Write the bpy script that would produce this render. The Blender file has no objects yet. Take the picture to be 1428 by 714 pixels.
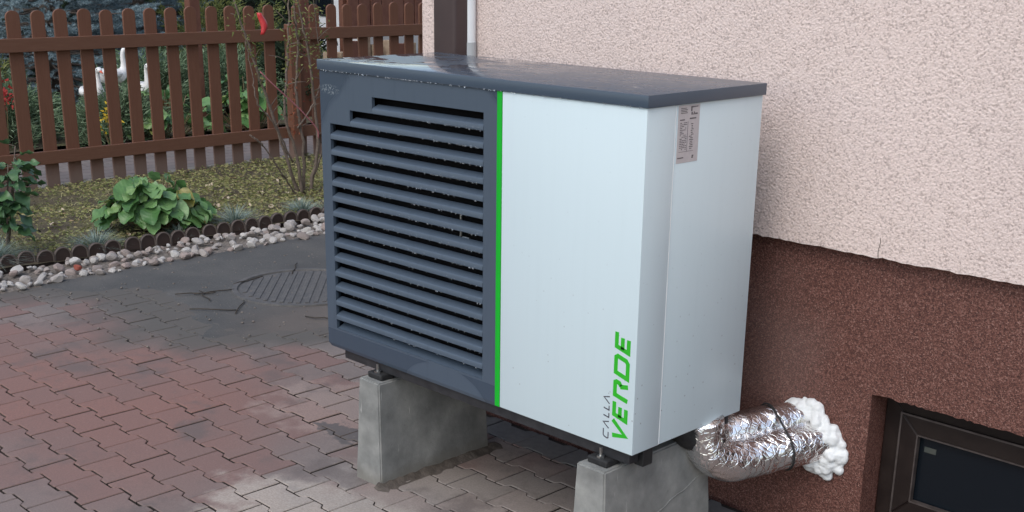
import bpy, bmesh, math, random
import numpy as np
from mathutils import Vector, Matrix, Euler
from math import radians, sin, cos, pi

random.seed(7)
rng = np.random.default_rng(7)
scene = bpy.context.scene
COL = scene.collection

# ------------------------------------------------------------------ camera
CAM = Vector((3.39478, -2.46190, 1.33019))
c_r = Vector((0.704, 0.711, 0.012)).normalized()
c_w = Vector((-0.674, 0.673, -0.305)).normalized()
c_r = (c_r - c_w * c_r.dot(c_w)).normalized()
c_u = c_r.cross(c_w)
FPX, PPY = 1690.85, 482.42          # focal length and principal row in photo pixels (1428 x 714)
camd = bpy.data.cameras.new('camera')
camd.sensor_width = 36.0
camd.lens = FPX / 1428 * 36
camd.shift_y = (PPY - 357) / 1428
camd.clip_start = 0.05
camd.clip_end = 500
cam = bpy.data.objects.new('camera', camd)
COL.objects.link(cam)
m = Matrix((c_r, c_u, -c_w)).transposed().to_4x4()
m.translation = CAM
cam.matrix_world = m
scene.camera = cam


def project(P):
    d = Vector(P) - CAM
    z = d.dot(c_w)
    if z < .05:
        return None
    return (714 + FPX * d.dot(c_r) / z, PPY - FPX * d.dot(c_u) / z, z)


# ------------------------------------------------------------------ light (overcast daylight)
SUN_EL, SUN_AZ = radians(52), radians(14)      # azimuth of the light, measured from -Y towards -X when negative
sun_dir = Vector((sin(SUN_AZ) * cos(SUN_EL), -cos(SUN_AZ) * cos(SUN_EL), sin(SUN_EL)))
world = bpy.data.worlds.new('World')
scene.world = world
world.use_nodes = True
nt = world.node_tree
nt.nodes.clear()
sky = nt.nodes.new('ShaderNodeTexSky')
sky.sky_type = 'NISHITA'
sky.sun_disc = False
sky.sun_elevation = SUN_EL
sky.sun_rotation = math.atan2(sun_dir.x, sun_dir.y)
sky.dust_density = 2.0
sky.air_density = 1.2
hs = nt.nodes.new('ShaderNodeHueSaturation')
hs.inputs['Saturation'].default_value = 0.80
bg = nt.nodes.new('ShaderNodeBackground')
bg.inputs['Strength'].default_value = 0.15
wo = nt.nodes.new('ShaderNodeOutputWorld')
nt.links.new(sky.outputs[0], hs.inputs['Color'])
nt.links.new(hs.outputs[0], bg.inputs['Color'])
nt.links.new(bg.outputs[0], wo.inputs['Surface'])
sund = bpy.data.lights.new('sun', 'SUN')
sund.energy = 0.7
sund.angle = radians(50)
sund.color = (1.0, 0.97, 0.93)
sun = bpy.data.objects.new('sun', sund)
COL.objects.link(sun)
sun.rotation_euler = sun_dir.to_track_quat('Z', 'Y').to_euler()
sun.location = (0, -3, 6)

vs = scene.view_settings
vs.view_transform = 'Standard'
vs.look = 'None'
vs.gamma = 1
vs.exposure = 0.55
vs.use_curve_mapping = False

G = -0.43            # ground level (z = 0 is the underside of the heat pump)


# ------------------------------------------------------------------ material helpers
class NT:
    def __init__(self, name):
        self.m = bpy.data.materials.new(name)
        self.m.use_nodes = True
        self.t = self.m.node_tree
        self.t.nodes.clear()
        self.out = self.n('ShaderNodeOutputMaterial')
        self.b = self.n('ShaderNodeBsdfPrincipled')
        self.l(self.b.outputs[0], self.out.inputs['Surface'])

    def n(self, t, **kw):
        o = self.t.nodes.new(t)
        for k, v in kw.items():
            setattr(o, k, v)
        return o

    def l(self, a, b):
        self.t.links.new(a, b)

    def pos(self):
        return self.n('ShaderNodeNewGeometry').outputs['Position']

    def obj(self):
        return self.n('ShaderNodeTexCoord').outputs['Object']

    def noise(self, vec, scale, detail=3, rough=.55, dist=0):
        o = self.n('ShaderNodeTexNoise')
        o.inputs['Scale'].default_value = scale
        o.inputs['Detail'].default_value = detail
        o.inputs['Roughness'].default_value = rough
        o.inputs['Distortion'].default_value = dist
        if vec is not None:
            self.l(vec, o.inputs['Vector'])
        return o.outputs['Fac']

    def voro(self, vec, scale, feat='F1', rnd=1):
        o = self.n('ShaderNodeTexVoronoi', feature=feat)
        o.inputs['Scale'].default_value = scale
        o.inputs['Randomness'].default_value = rnd
        self.l(vec, o.inputs['Vector'])
        return o

    def mapv(self, vec, scale=(1, 1, 1), rot=(0, 0, 0), loc=(0, 0, 0)):
        o = self.n('ShaderNodeMapping')
        o.inputs['Scale'].default_value = scale
        o.inputs['Rotation'].default_value = rot
        o.inputs['Location'].default_value = loc
        self.l(vec, o.inputs['Vector'])
        return o.outputs[0]

    def ramp(self, f, stops, interp='LINEAR'):
        o = self.n('ShaderNodeValToRGB')
        o.color_ramp.interpolation = interp
        e = o.color_ramp.elements
        while len(e) < len(stops):
            e.new(.5)
        for el, (p, c) in zip(e, stops):
            el.position = p
            if not hasattr(c, '__len__'):
                c = (c, c, c)
            el.color = (*c[:3], 1)
        self.l(f, o.inputs[0])
        return o.outputs[0]

    def math(self, op, a, b=None, c=None, clamp=False):
        o = self.n('ShaderNodeMath', operation=op)
        o.use_clamp = clamp
        for i, v in enumerate((a, b, c)):
            if v is None:
                continue
            if isinstance(v, (int, float)):
                o.inputs[i].default_value = v
            else:
                self.l(v, o.inputs[i])
        return o.outputs[0]

    def rng(self, v, a, b, c=0., d=1., smooth=True):
        o = self.n('ShaderNodeMapRange', interpolation_type='SMOOTHSTEP' if smooth else 'LINEAR')
        self.l(v, o.inputs[0])
        for i, x in enumerate((a, b, c, d)):
            o.inputs[i + 1].default_value = x
        return o.outputs[0]

    def mix(self, f, a, b, blend='MIX'):
        o = self.n('ShaderNodeMix', data_type='RGBA', blend_type=blend)
        if isinstance(f, (int, float)):
            o.inputs[0].default_value = f
        else:
            self.l(f, o.inputs[0])
        for i, v in ((6, a), (7, b)):
            if hasattr(v, '__len__'):
                o.inputs[i].default_value = (*v[:3], 1)
            else:
                self.l(v, o.inputs[i])
        return o.outputs[2]

    def col(self, c):
        if hasattr(c, '__len__'):
            self.b.inputs['Base Color'].default_value = (*c[:3], 1)
        else:
            self.l(c, self.b.inputs['Base Color'])

    def set(self, **kw):
        names = dict(rough='Roughness', metal='Metallic', spec='Specular IOR Level', coat='Coat Weight', coatr='Coat Roughness',
                     trans='Transmission Weight', ior='IOR', sheen='Sheen Weight')
        for k, v in kw.items():
            i = self.b.inputs[names[k]]
            if isinstance(v, (int, float)):
                i.default_value = v
            else:
                self.l(v, i)

    def bump(self, h, strength=.3, dist=.01):
        o = self.n('ShaderNodeBump')
        o.inputs['Strength'].default_value = strength
        o.inputs['Distance'].default_value = dist
        self.l(h, o.inputs['Height'])
        self.l(o.outputs[0], self.b.inputs['Normal'])

    def sep(self, v):
        o = self.n('ShaderNodeSeparateXYZ')
        self.l(v, o.inputs[0])
        return o.outputs

    def disc(self, pos, c, r, axes='xy'):
        """distance from c, divided by the radii r, in the chosen plane"""
        s = self.sep(pos)
        ix = ['xyz'.index(a) for a in axes]
        a = self.math('DIVIDE', self.math('SUBTRACT', s[ix[0]], c[0]), r[0])
        b = self.math('DIVIDE', self.math('SUBTRACT', s[ix[1]], c[1]), r[1])
        return self.math('SQRT', self.math('ADD', self.math('MULTIPLY', a, a), self.math('MULTIPLY', b, b)))


def simple(name, c1, c2=None, rough=.6, scale=20, bump=0, bscale=80, bdist=.003, metal=0, spec=.5, island=False, detail=4):
    t = NT(name)
    p = t.obj()
    if c2 is None:
        t.col(c1)
    else:
        f = t.noise(p, scale, detail)
        f = t.rng(f, .3, .7)
        t.col(t.mix(f, c1, c2))
    t.set(rough=rough, metal=metal, spec=spec)
    if bump:
        t.bump(t.noise(p, bscale, 4), bump, bdist)
    return t.m


def foliage(name, cols, rough=.55, spec=.3, trans=.0):
    """colour picked per leaf"""
    t = NT(name)
    r = t.n('ShaderNodeNewGeometry').outputs['Random Per Island']
    n = len(cols)
    c = t.ramp(r, [(i / (n - 1), x) for i, x in enumerate(cols)])
    t.col(c)
    t.set(rough=rough, spec=spec)
    if trans:
        tr = t.n('ShaderNodeBsdfTranslucent')
        t.l(c, tr.inputs[0])
        mx = t.n('ShaderNodeMixShader')
        mx.inputs[0].default_value = trans
        t.l(t.b.outputs[0], mx.inputs[1])
        t.l(tr.outputs[0], mx.inputs[2])
        t.l(mx.outputs[0], t.out.inputs['Surface'])
    return t.m


M = {}

# paint of the heat pump ------------------------------------------------
t = NT('anthracite_paint')
p = t.pos()
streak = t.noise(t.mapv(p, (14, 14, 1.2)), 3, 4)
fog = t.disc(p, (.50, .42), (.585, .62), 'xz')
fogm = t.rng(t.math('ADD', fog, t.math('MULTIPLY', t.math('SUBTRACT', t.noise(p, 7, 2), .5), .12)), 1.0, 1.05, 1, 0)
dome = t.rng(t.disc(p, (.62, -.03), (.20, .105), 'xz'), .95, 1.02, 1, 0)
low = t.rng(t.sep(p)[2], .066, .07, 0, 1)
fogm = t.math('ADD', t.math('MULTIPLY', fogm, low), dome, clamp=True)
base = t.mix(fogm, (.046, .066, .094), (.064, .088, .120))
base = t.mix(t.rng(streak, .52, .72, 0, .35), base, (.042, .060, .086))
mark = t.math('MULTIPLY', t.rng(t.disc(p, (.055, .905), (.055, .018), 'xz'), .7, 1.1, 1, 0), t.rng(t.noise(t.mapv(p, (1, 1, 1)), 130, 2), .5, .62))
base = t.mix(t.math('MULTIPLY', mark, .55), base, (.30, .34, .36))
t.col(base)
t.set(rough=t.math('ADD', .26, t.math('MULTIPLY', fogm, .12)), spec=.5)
t.bump(t.noise(p, 900, 2), .05, .0006)
M['anthracite'] = t.m

t = NT('wet_lid_paint')
p = t.obj()
wet = t.noise(t.mapv(p, (1, 1.6, 1)), 5.5, 4, .6, .4)
wetm = t.rng(wet, .46, .56)
left = t.rng(t.sep(p)[0], .35, .95, 1, 0)
wetm = t.math('MULTIPLY', wetm, t.math('ADD', .12, t.math('MULTIPLY', left, .88)), clamp=True)
dust = t.noise(p, 30, 5)
topm = t.rng(t.sep(t.n('ShaderNodeNewGeometry').outputs['Normal'])[2], .6, .9)
base = t.mix(t.math('MULTIPLY', topm, t.rng(dust, .45, .75)), (.056, .080, .112), (.095, .10, .108))
smud = t.math('MULTIPLY', t.rng(t.voro(t.mapv(p, (1, 1.8, 1)), 5).outputs['Distance'], .06, .16, 1, 0), t.rng(t.noise(p, 55, 4), .48, .6))
base = t.mix(t.math('MULTIPLY', t.math('MULTIPLY', smud, topm), .7), base, (.36, .34, .31))
t.col(base)
wetm = t.math('MULTIPLY', wetm, topm)
t.set(rough=t.math('SUBTRACT', .30, t.math('MULTIPLY', wetm, .26)), spec=.5)
t.bump(t.math('MULTIPLY', t.math('ADD', wetm, t.math('MULTIPLY', t.noise(p, 40, 3), .2)), topm), .16, .003)
M['lid'] = t.m

t = NT('white_paint')
p = t.obj()
st = t.noise(t.mapv(p, (22, 22, 1.0)), 2, 4)
base = t.mix(t.rng(st, .40, .9, 0, .6), (.585, .690, .725), (.560, .662, .695))
v = t.voro(p, 34)
sp = t.math('MULTIPLY', t.rng(v.outputs['Distance'], .06, .11, 1, 0), t.rng(t.sep(v.outputs['Color'])[0], .66, .70))
sp = t.math('MULTIPLY', sp, t.rng(t.sep(p)[2], .62, .05, .15, 1))
base = t.mix(t.math('MULTIPLY', sp, .6), base, (.22, .24, .26))
t.col(base)
t.set(rough=.32, spec=.5)
t.bump(t.noise(p, 700, 2), .04, .0006)
M['white'] = t.m

M['green'] = simple('green_paint', (.002, .43, .022), (.003, .39, .022), .35, 8)
M['green_print'] = simple('green_print', (.02, .42, .015), (.03, .44, .02), .4, 60)
M['grey_print'] = simple('grey_print', (.06, .065, .08), (.1, .1, .12), .5, 200)
M['black'] = simple('black_interior', (.0025, .0025, .003), (.004, .004, .005), .8, 30, spec=.1)
M['rubber'] = simple('black_rubber', (.012, .012, .013), (.022, .022, .022), .65, 40, .3, 300, .001)
M['black_steel'] = simple('black_steel', (.016, .017, .02), (.03, .031, .034), .4, 25, .1, 400, .001)
M['zinc'] = simple('zinc_plated', (.5, .5, .48), (.35, .35, .34), .35, 60, .1, 300, .001, metal=1)
M['sticker'] = simple('sticker_paper', (.52, .48, .48), (.47, .44, .45), .35, 60)
M['ink'] = simple('sticker_ink', (.07, .06, .07), (.14, .13, .13), .6, 300)
t = NT('water_drops')
t.col((.9, .95, 1.0))
t.set(rough=.03, trans=.85, ior=1.33)
M['water'] = t.m

# concrete --------------------------------------------------------------
t = NT('cast_concrete')
p = t.obj()
f = t.noise(p, 7, 6, .6)
base = t.ramp(f, [(.3, (.15, .152, .145)), (.5, (.235, .237, .225)), (.72, (.35, .35, .325))])
base = t.mix(t.rng(t.noise(p, 3, 3), .5, .75, 0, .6), base, (.15, .15, .14))
base = t.mix(t.rng(t.voro(p, 26).outputs['Distance'], .0, .12, .5, 0), base, (.12, .12, .115))
dr = t.noise(t.mapv(p, (28, 28, 4)), 2, 3)
base = t.mix(t.rng(dr, .68, .76, 0, .6), base, (.52, .51, .48))
lowd = t.math('ADD', t.sep(p)[2], t.math('MULTIPLY', t.noise(p, 14, 3), .05))
base = t.mix(t.rng(lowd, G + .03, G + .10, .6, 0), base, (.16, .145, .12))
t.col(base)
t.set(rough=.85, spec=.3)
t.bump(t.math('ADD', t.noise(p, 45, 6, .65), t.math('MULTIPLY', t.noise(p, 300, 3), .4)), .35, .004)
M['concrete'] = t.m

# stucco ----------------------------------------------------------------
t = NT('pink_stucco')
p = t.pos()
g1 = t.noise(p, 150, 3, .65)
g2 = t.voro(p, 150, 'SMOOTH_F1').outputs['Distance']
h = t.math('ADD', g1, t.math('MULTIPLY', g2, .8))
stain = t.noise(t.mapv(p, (1, 1, .5)), 1.6, 4)
base = t.mix(t.rng(stain, .35, .7), (.74, .61, .56), (.70, .58, .535))
base = t.mix(t.rng(g1, .36, .49, .8, 0), base, (.43, .345, .315))  # pits darkened in the colour, standing for shade in the grain
base = t.mix(t.rng(g1, .58, .72, 0, .55), base, (.86, .76, .72))  # peaks lightened in the colour, as if catching light
t.col(base)
t.set(rough=.9, spec=.2)
t.bump(h, .6, .006)
M['stucco'] = t.m

t = NT('mosaic_plaster')
p = t.pos()
v = t.voro(p, 300)
rr = t.sep(v.outputs['Color'])[0]
base = t.ramp(rr, [(0, (.055, .022, .017)), (.45, (.12, .048, .037)), (.75, (.175, .076, .058)), (.93, (.225, .112, .088)), (1, (.29, .165, .135))])
pale = t.rng(t.math('ADD', t.disc(p, (1.38, .16), (.28, .42), 'xz'), t.math('MULTIPLY', t.noise(p, 5, 4), .9)), .6, 1.4, .30, 0)
base = t.mix(pale, base, (.215, .155, .140))
t.col(base)
t.set(rough=.65, spec=.35)
t.bump(v.outputs['Distance'], .5, .004)
M['plinth'] = t.m

# ground ----------------------------------------------------------------
# dark silt that lies over the paving towards the garden: edge y as a function of x
SILT = [(-3.3, -.15), (-2.9, .0), (-2.55, .40), (-2.15, .36), (-1.9, .19), (-1.5, .36), (-1.25, .72), (-.9, 1.35), (-.5, 1.9)]


def silt_edge(x):
    return np.interp(x, [a for a, b in SILT], [b for a, b in SILT])


def silt_nodes(t, p, soft=.40, amp=.75):
    s = t.sep(p)
    f = t.rng(s[0], -3.3, -.5, 0, 1, smooth=False)
    c = t.ramp(f, [((a + 3.3) / 2.8, (b + .5) / 3) for a, b in SILT])
    # colour ramps output linear values, so undo nothing: values are used as numbers
    ye = t.math('SUBTRACT', t.math('MULTIPLY', t.sep(c)[0], 3), .5)
    d = t.math('SUBTRACT', s[1], ye)
    d = t.math('ADD', d, t.math('MULTIPLY', t.math('SUBTRACT', t.noise(p, 3.2, 5, .62), .5), amp))
    return t.rng(d, -soft, soft * .35)


t = NT('paver_concrete')
p = t.pos()
oi = t.n('ShaderNodeObjectInfo').outputs['Random']
ri = t.n('ShaderNodeNewGeometry').outputs['Random Per Island']
zone = t.noise(t.mapv(p, loc=(3.1, 1.7, 0)), 1.1, 3)
red = t.rng(t.math('ADD', t.disc(p, (-1.15, -.35), (1.5, 1.05)), t.math('MULTIPLY', zone, .8)), .7, 1.5, 1, 0)
per = t.math('FRACT', t.math('ADD', oi, ri))
cr = t.mix(per, (.255, .133, .108), (.215, .130, .112))
cg = t.mix(per, (.185, .158, .146), (.225, .188, .172))
cr2 = t.mix(t.math('MULTIPLY', t.rng(t.math('FRACT', t.math('MULTIPLY', per, 7.3)), .55, .75), t.rng(t.sep(p)[0], .3, .8, 1, .35)), cg, (.215, .138, .122))
base = t.mix(red, cr2, cr)
buff = t.rng(t.math('ADD', t.disc(p, (.62, -.42), (.62, .33)), t.math('MULTIPLY', t.math('SUBTRACT', t.noise(p, 6, 5, .6), .5), 1.5)), .75, 1.15, .88, 0)
base = t.mix(buff, base, (.45, .39, .335))
buff3 = t.rng(t.math('ADD', t.disc(p, (.85, .0), (.75, .55)), t.math('MULTIPLY', t.math('SUBTRACT', t.noise(p, 5, 4, .6), .5), 1.2)), .7, 1.2, .6, 0)
base = t.mix(buff3, base, (.34, .305, .275))
buff2 = t.rng(t.math('ADD', t.disc(p, (-.35, .35), (.4, .3)), t.math('MULTIPLY', t.math('SUBTRACT', t.noise(p, 8, 5, .6), .5), 1.8)), .75, 1.15, .5, 0)
base = t.mix(buff2, base, (.38, .29, .25))
wet1 = t.rng(t.math('ADD', t.disc(p, (-.16, .17), (.15, .07)), t.math('MULTIPLY', t.math('SUBTRACT', t.noise(p, 13, 5, .65), .5), 2.6)), .85, 1.0, 1, 0)
base = t.mix(t.math('MULTIPLY', wet1, .85), base, (.085, .072, .062))
gst = t.noise(t.mapv(p, loc=(9, 4, 0)), 2.6, 5, .65)
base = t.mix(t.rng(gst, .52, .66, 0, .65), base, (.125, .105, .098))
base = t.mix(t.rng(t.noise(p, 160, 3, .7), .35, .65, .30, 0), base, (.10, .075, .066))
base = t.mix(t.rng(t.noise(p, 60, 4, .7), .6, .75, 0, .35), base, (.34, .27, .24))
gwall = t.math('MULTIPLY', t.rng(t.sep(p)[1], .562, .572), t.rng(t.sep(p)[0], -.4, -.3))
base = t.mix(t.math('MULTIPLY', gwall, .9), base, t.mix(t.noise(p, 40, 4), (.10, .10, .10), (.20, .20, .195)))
silt = silt_nodes(t, p)
base = t.mix(t.math('MULTIPLY', silt, .95), base, (.098, .090, .080))
t.col(base)
t.set(rough=t.math('SUBTRACT', .78, t.math('MULTIPLY', wet1, .3)), spec=.35)
t.bump(t.math('ADD', t.noise(p, 260, 3), t.math('MULTIPLY', t.noise(p, 25, 3), .6)), .3, .003)
M['paver'] = t.m

t = NT('joint_sand')
p = t.pos()
base = t.mix(t.noise(p, 30, 4), (.022, .018, .015), (.05, .04, .032))
base = t.mix(t.rng(t.sep(p)[0], -1.4, -.2, .75, 0), base, (.115, .082, .070))
base = t.mix(silt_nodes(t, p), base, (.085, .08, .075))
t.col(base)
t.set(rough=.95)
t.bump(t.noise(p, 200, 4), .5, .004)
M['joint'] = t.m

t = NT('silted_asphalt')
p = t.pos()
f = t.noise(p, 2.2, 5, .6)
base = t.ramp(f, [(.3, (.068, .068, .066)), (.5, (.090, .088, .084)), (.7, (.125, .118, .108))])
base = t.mix(t.rng(t.noise(p, 150, 3, .7), .3, .6, .5, 0), base, (.04, .04, .04))
vv = t.voro(p, 75)
base = t.mix(t.math('MULTIPLY', t.rng(vv.outputs['Distance'], .10, .2, 1, 0), t.rng(t.sep(vv.outputs['Color'])[1], .86, .9)), base, (.30, .28, .25))
pk = t.rng(t.math('ADD', t.disc(p, (-2.3, .1), (.9, .3)), t.math('MULTIPLY', t.noise(p, 5, 4), .7)), .7, 1.4, .6, 0)
base = t.mix(pk, base, (.13, .10, .085))
br = t.rng(t.math('ADD', t.disc(p, (-1.4, 1.0), (.5, .6)), t.math('MULTIPLY', t.noise(p, 5, 4), .7)), .7, 1.5, .6, 0)
base = t.mix(br, base, (.145, .118, .10))
t.col(base)
t.set(rough=.8, spec=.35)
t.bump(t.math('ADD', t.noise(p, 220, 4, .7), t.math('MULTIPLY', t.noise(p, 18, 4), .8)), .45, .004)
M['asphalt'] = t.m

t = NT('garden_soil')
p = t.pos()
base = t.ramp(t.noise(p, 5, 5, .65), [(.3, (.075, .060, .045)), (.5, (.13, .11, .075)), (.62, (.16, .15, .075)), (.75, (.20, .18, .10))])
base = t.mix(t.rng(t.noise(p, 120, 3), .35, .65, .5, 0), base, (.03, .024, .017))
t.col(base)
t.set(rough=.95, spec=.2)
t.bump(t.noise(p, 70, 5, .7), .7, .015)
M['soil'] = t.m
M['base_ground'] = simple('ground_soil', (.07, .06, .045), (.10, .09, .06), .95, 3)

t = NT('path_paving')
p = t.pos()
bt = t.n('ShaderNodeTexBrick')
bt.inputs['Scale'].default_value = 1
bt.inputs['Brick Width'].default_value = .2
bt.inputs['Row Height'].default_value = .14
bt.inputs['Mortar Size'].default_value = .006
bt.inputs['Color1'].default_value = (.185, .145, .135, 1)
bt.inputs['Color2'].default_value = (.145, .125, .12, 1)
bt.inputs['Mortar'].default_value = (.07, .06, .05, 1)
t.l(t.mapv(p, rot=(0, 0, radians(90))), bt.inputs['Vector'])
t.col(t.mix(t.rng(t.noise(p, 4, 4), .4, .7, 0, .5), bt.outputs['Color'], (.20, .18, .165)))
t.set(rough=.85)
M['path'] = t.m
M['kerb'] = simple('weathered_kerb', (.30, .27, .22), (.20, .18, .15), .9, 8, .5, 90, .004)

# wood etc ---------------------------------------------------------------
t = NT('brown_fence_paint')
p = t.pos()
gr = t.noise(t.mapv(p, (30, 30, 2.5)), 3, 4)
base = t.mix(gr, (.135, .058, .034), (.195, .090, .056))
low = t.math('ADD', t.sep(p)[2], t.math('MULTIPLY', t.noise(p, 9, 3), .12))
base = t.mix(t.rng(low, -.30, -.06, .62, 0), base, (.21, .165, .14))
t.col(base)
t.set(rough=.6, spec=.3)
t.bump(t.noise(t.mapv(p, (60, 60, 4)), 3, 3), .25, .003)
M['fence'] = t.m
t = NT('brown_rail_paint')
p = t.pos()
gr = t.noise(t.mapv(p, (30, 2.5, 30)), 3, 4)
t.col(t.mix(gr, (.135, .060, .036), (.185, .092, .058)))
t.set(rough=.6, spec=.3)
t.bump(t.noise(t.mapv(p, (60, 4, 60)), 3, 3), .25, .003)
M['rail'] = t.m
M['board'] = simple('red_brown_boards', (.125, .045, .027), (.18, .075, .046), .6, 6, .3, 60, .004)
M['timber'] = simple('pale_timber', (.34, .26, .18), (.22, .15, .10), .8, 12, .3, 60, .003)
M['edging'] = simple('brown_plastic_edging', (.040, .026, .022), (.055, .036, .030), .5, 20, .15, 200, .001)
M['edging_rim'] = simple('pale_edging_rim', (.12, .095, .08), (.09, .07, .06), .6, 20)  # rim lighter than the edging body
t = NT('white_stones')
p = t.obj()
oi = t.n('ShaderNodeObjectInfo').outputs['Random']
base = t.ramp(oi, [(0, (.52, .50, .47)), (.35, (.42, .40, .38)), (.65, (.33, .30, .28)), (.88, (.32, .25, .225)), (1, (.22, .19, .175))])
base = t.mix(t.rng(t.noise(p, 40, 4), .45, .7, 0, .6), base, (.28, .24, .20))
t.col(base)
t.set(rough=.8)
t.bump(t.noise(p, 90, 4), .4, .006)
M['stone'] = t.m
M['gravel'] = simple('fine_gravel', (.10, .085, .07), (.22, .19, .165), .9, 60, .5, 90, .01)
M['mortar'] = simple('dirty_mortar', (.055, .045, .036), (.12, .10, .085), .9, 25, .6, 120, .006)
M['iron'] = simple('dusty_cast_iron', (.075, .073, .072), (.11, .103, .097), .7, 30, .4, 200, .002)
M['pipe_brown'] = simple('brown_downpipe', (.048, .030, .030), (.056, .036, .035), .45, 10)
M['pipe_white'] = simple('white_plastic', (.84, .87, .88), (.78, .81, .83), .35, 10)
M['pipe_grey'] = simple('grey_plastic', (.50, .53, .54), (.45, .47, .48), .4, 10)
M['frame'] = simple('dark_brown_frame', (.014, .009, .008), (.022, .015, .013), .5, 14, .1, 150, .001, spec=.25)
M['bead'] = simple('frame_edge', (.085, .07, .065), (.05, .04, .037), .4, 30)
t = NT('dark_glass')
t.col((.006, .009, .013))
t.set(rough=.22, spec=.3)
t.bump(t.noise(t.obj(), 3, 2), .02, .01)
M['glass'] = t.m
M['label_film'] = simple('faded_glass_label', (.05, .06, .055), (.07, .075, .065), .5, 40)

t = NT('crinkled_foil')
p = t.obj()
n1 = t.noise(t.mapv(p, (1, 1, 1)), 26, 4, .6, 1.2)
v1 = t.voro(t.mapv(p, (1, 1, 1.4)), 34, 'F1').outputs['Distance']
v2 = t.voro(p, 95, 'F1').outputs['Distance']
smoo = t.rng(t.noise(p, 9, 2), .40, .62)
v3 = t.voro(t.mapv(p, (1, 1, 1), rot=(.4, .5, .2)), 52, 'DISTANCE_TO_EDGE').outputs['Distance']
h = t.math('MULTIPLY', t.math('ADD', t.math('ADD', t.math('MULTIPLY', n1, .9), v1), t.math('MULTIPLY', t.math('MINIMUM', v3, .12), 2.2)), t.math('ADD', .40, t.math('MULTIPLY', smoo, .6)))
t.col((.90, .885, .88))
t.set(rough=.2, metal=1)
t.bump(h, .5, .010)
M['foil'] = t.m
t = NT('pu_foam')
p = t.obj()
t.col(t.mix(t.noise(p, 30, 3), (.78, .80, .80), (.70, .72, .72)))
t.set(rough=.6, spec=.35)
t.bump(t.noise(p, 70, 4), .45, .006)
M['foam'] = t.m
M['vehicle'] = simple('white_vehicle_paint', (.72, .74, .76), (.68, .70, .72), .3, 3)
M['tail'] = simple('red_lens', (.4, .02, .02), None, .2)
M['goose'] = simple('white_ceramic', (.80, .79, .77), (.70, .68, .65), .35, 12)
M['beak'] = simple('orange_beak', (.60, .10, .05), (.5, .12, .05), .4, 20)
M['eye'] = simple('black_eye', (.01, .01, .01), None, .2)
M['red'] = simple('red_tag_plastic', (.62, .045, .05), (.55, .05, .05), .45, 20)
M['string'] = simple('pink_string', (.42, .16, .17), (.36, .12, .14), .7, 30)
M['bark'] = simple('grey_brown_bark', (.10, .075, .06), (.17, .135, .11), .9, 40, .5, 120, .004)
M['dark_twig'] = simple('dark_dead_twig', (.035, .028, .022), (.06, .048, .038), .9, 40)
M['berry'] = foliage('dull_red_hips', [(.22, .05, .03), (.28, .09, .04), (.16, .05, .03)], .6)
M['twig'] = simple('pale_twig', (.19, .15, .12), (.12, .09, .07), .85, 50, .4, 150, .003)
M['litter'] = foliage('fallen_leaf', [(.5, .42, .28), (.42, .2, .1), (.55, .5, .38), (.35, .16, .08)], .7)

t = NT('bergenia_leaf')
p = t.obj()
oi = t.n('ShaderNodeObjectInfo').outputs['Random']
base = t.ramp(oi, [(0, (.070, .170, .050)), (.35, (.125, .260, .080)), (.7, (.180, .330, .125)), (.92, (.22, .35, .12)), (.97, (.30, .28, .07)), (1, (.36, .10, .05))])
s = t.sep(p)
rib = t.rng(t.math('ABSOLUTE', s[1]), .0, .0035, .7, 0)
ven = t.n('ShaderNodeTexWave', wave_type='BANDS')
ven.inputs['Scale'].default_value = 14
ven.inputs['Distortion'].default_value = 1.5
t.l(t.mapv(p, rot=(0, 0, radians(35))), ven.inputs['Vector'])
base = t.mix(t.math('MULTIPLY', rib, .6), base, (.16, .26, .11))
base = t.mix(t.rng(t.noise(p, 24, 4), .45, .7, 0, .35), base, (.05, .12, .045))
t.col(base)
t.set(rough=.36, spec=.5)
t.bump(t.math('ADD', ven.outputs['Fac'], t.noise(p, 60, 3)), .16, .004)
tr = t.n('ShaderNodeBsdfTranslucent')
t.l(base, tr.inputs[0])
mx = t.n('ShaderNodeMixShader')
mx.inputs[0].default_value = .18
t.l(t.b.outputs[0], mx.inputs[1])
t.l(tr.outputs[0], mx.inputs[2])
t.l(mx.outputs[0], t.out.inputs['Surface'])
M['bergenia'] = t.m
M['petiole'] = simple('petiole', (.12, .15, .06), (.2, .1, .06), .5, 30)
M['rose_leaf'] = simple('rose_leaf', (.045, .115, .045), (.095, .19, .075), .42, 18, .2, 60, .003)
M['fescue'] = foliage('blue_fescue', [(.14, .20, .17), (.22, .30, .27), (.29, .37, .34), (.36, .36, .25)], .6)
M['grass'] = foliage('turf_blades', [(.13, .17, .05), (.23, .27, .09), (.33, .31, .14), (.40, .35, .20), (.19, .23, .07)], .7)
M['moss'] = foliage('ground_cover_leaves', [(.16, .19, .06), (.26, .26, .10), (.34, .30, .15), (.20, .23, .08), (.28, .20, .11)], .7)
M['juniper'] = foliage('juniper_sprays', [(.07, .115, .065), (.13, .20, .11), (.20, .28, .165), (.26, .34, .22)], .7, .2, .1)
M['spruce'] = foliage('blue_spruce_needles', [(.10, .145, .16), (.17, .24, .265), (.25, .33, .36), (.33, .42, .45)], .65, .25)
M['yellowgreen'] = foliage('yellow_green_leaves', [(.10, .14, .04), (.18, .21, .06), (.24, .24, .08), (.09, .12, .05)], .6, .3, .15)
M['darkleaf'] = foliage('dark_hedge_leaves', [(.012, .022, .014), (.025, .045, .025), (.04, .06, .03)], .7, .2)
M['redflower'] = foliage('red_petals', [(.35, .03, .03), (.45, .06, .04), (.28, .02, .03)], .6)
M['yellowflower'] = foliage('yellow_petals', [(.6, .42, .03), (.5, .35, .03)], .6)
M['core'] = simple('shaded_branches', (.015, .018, .010), (.03, .03, .018), .9, 20)


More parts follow.
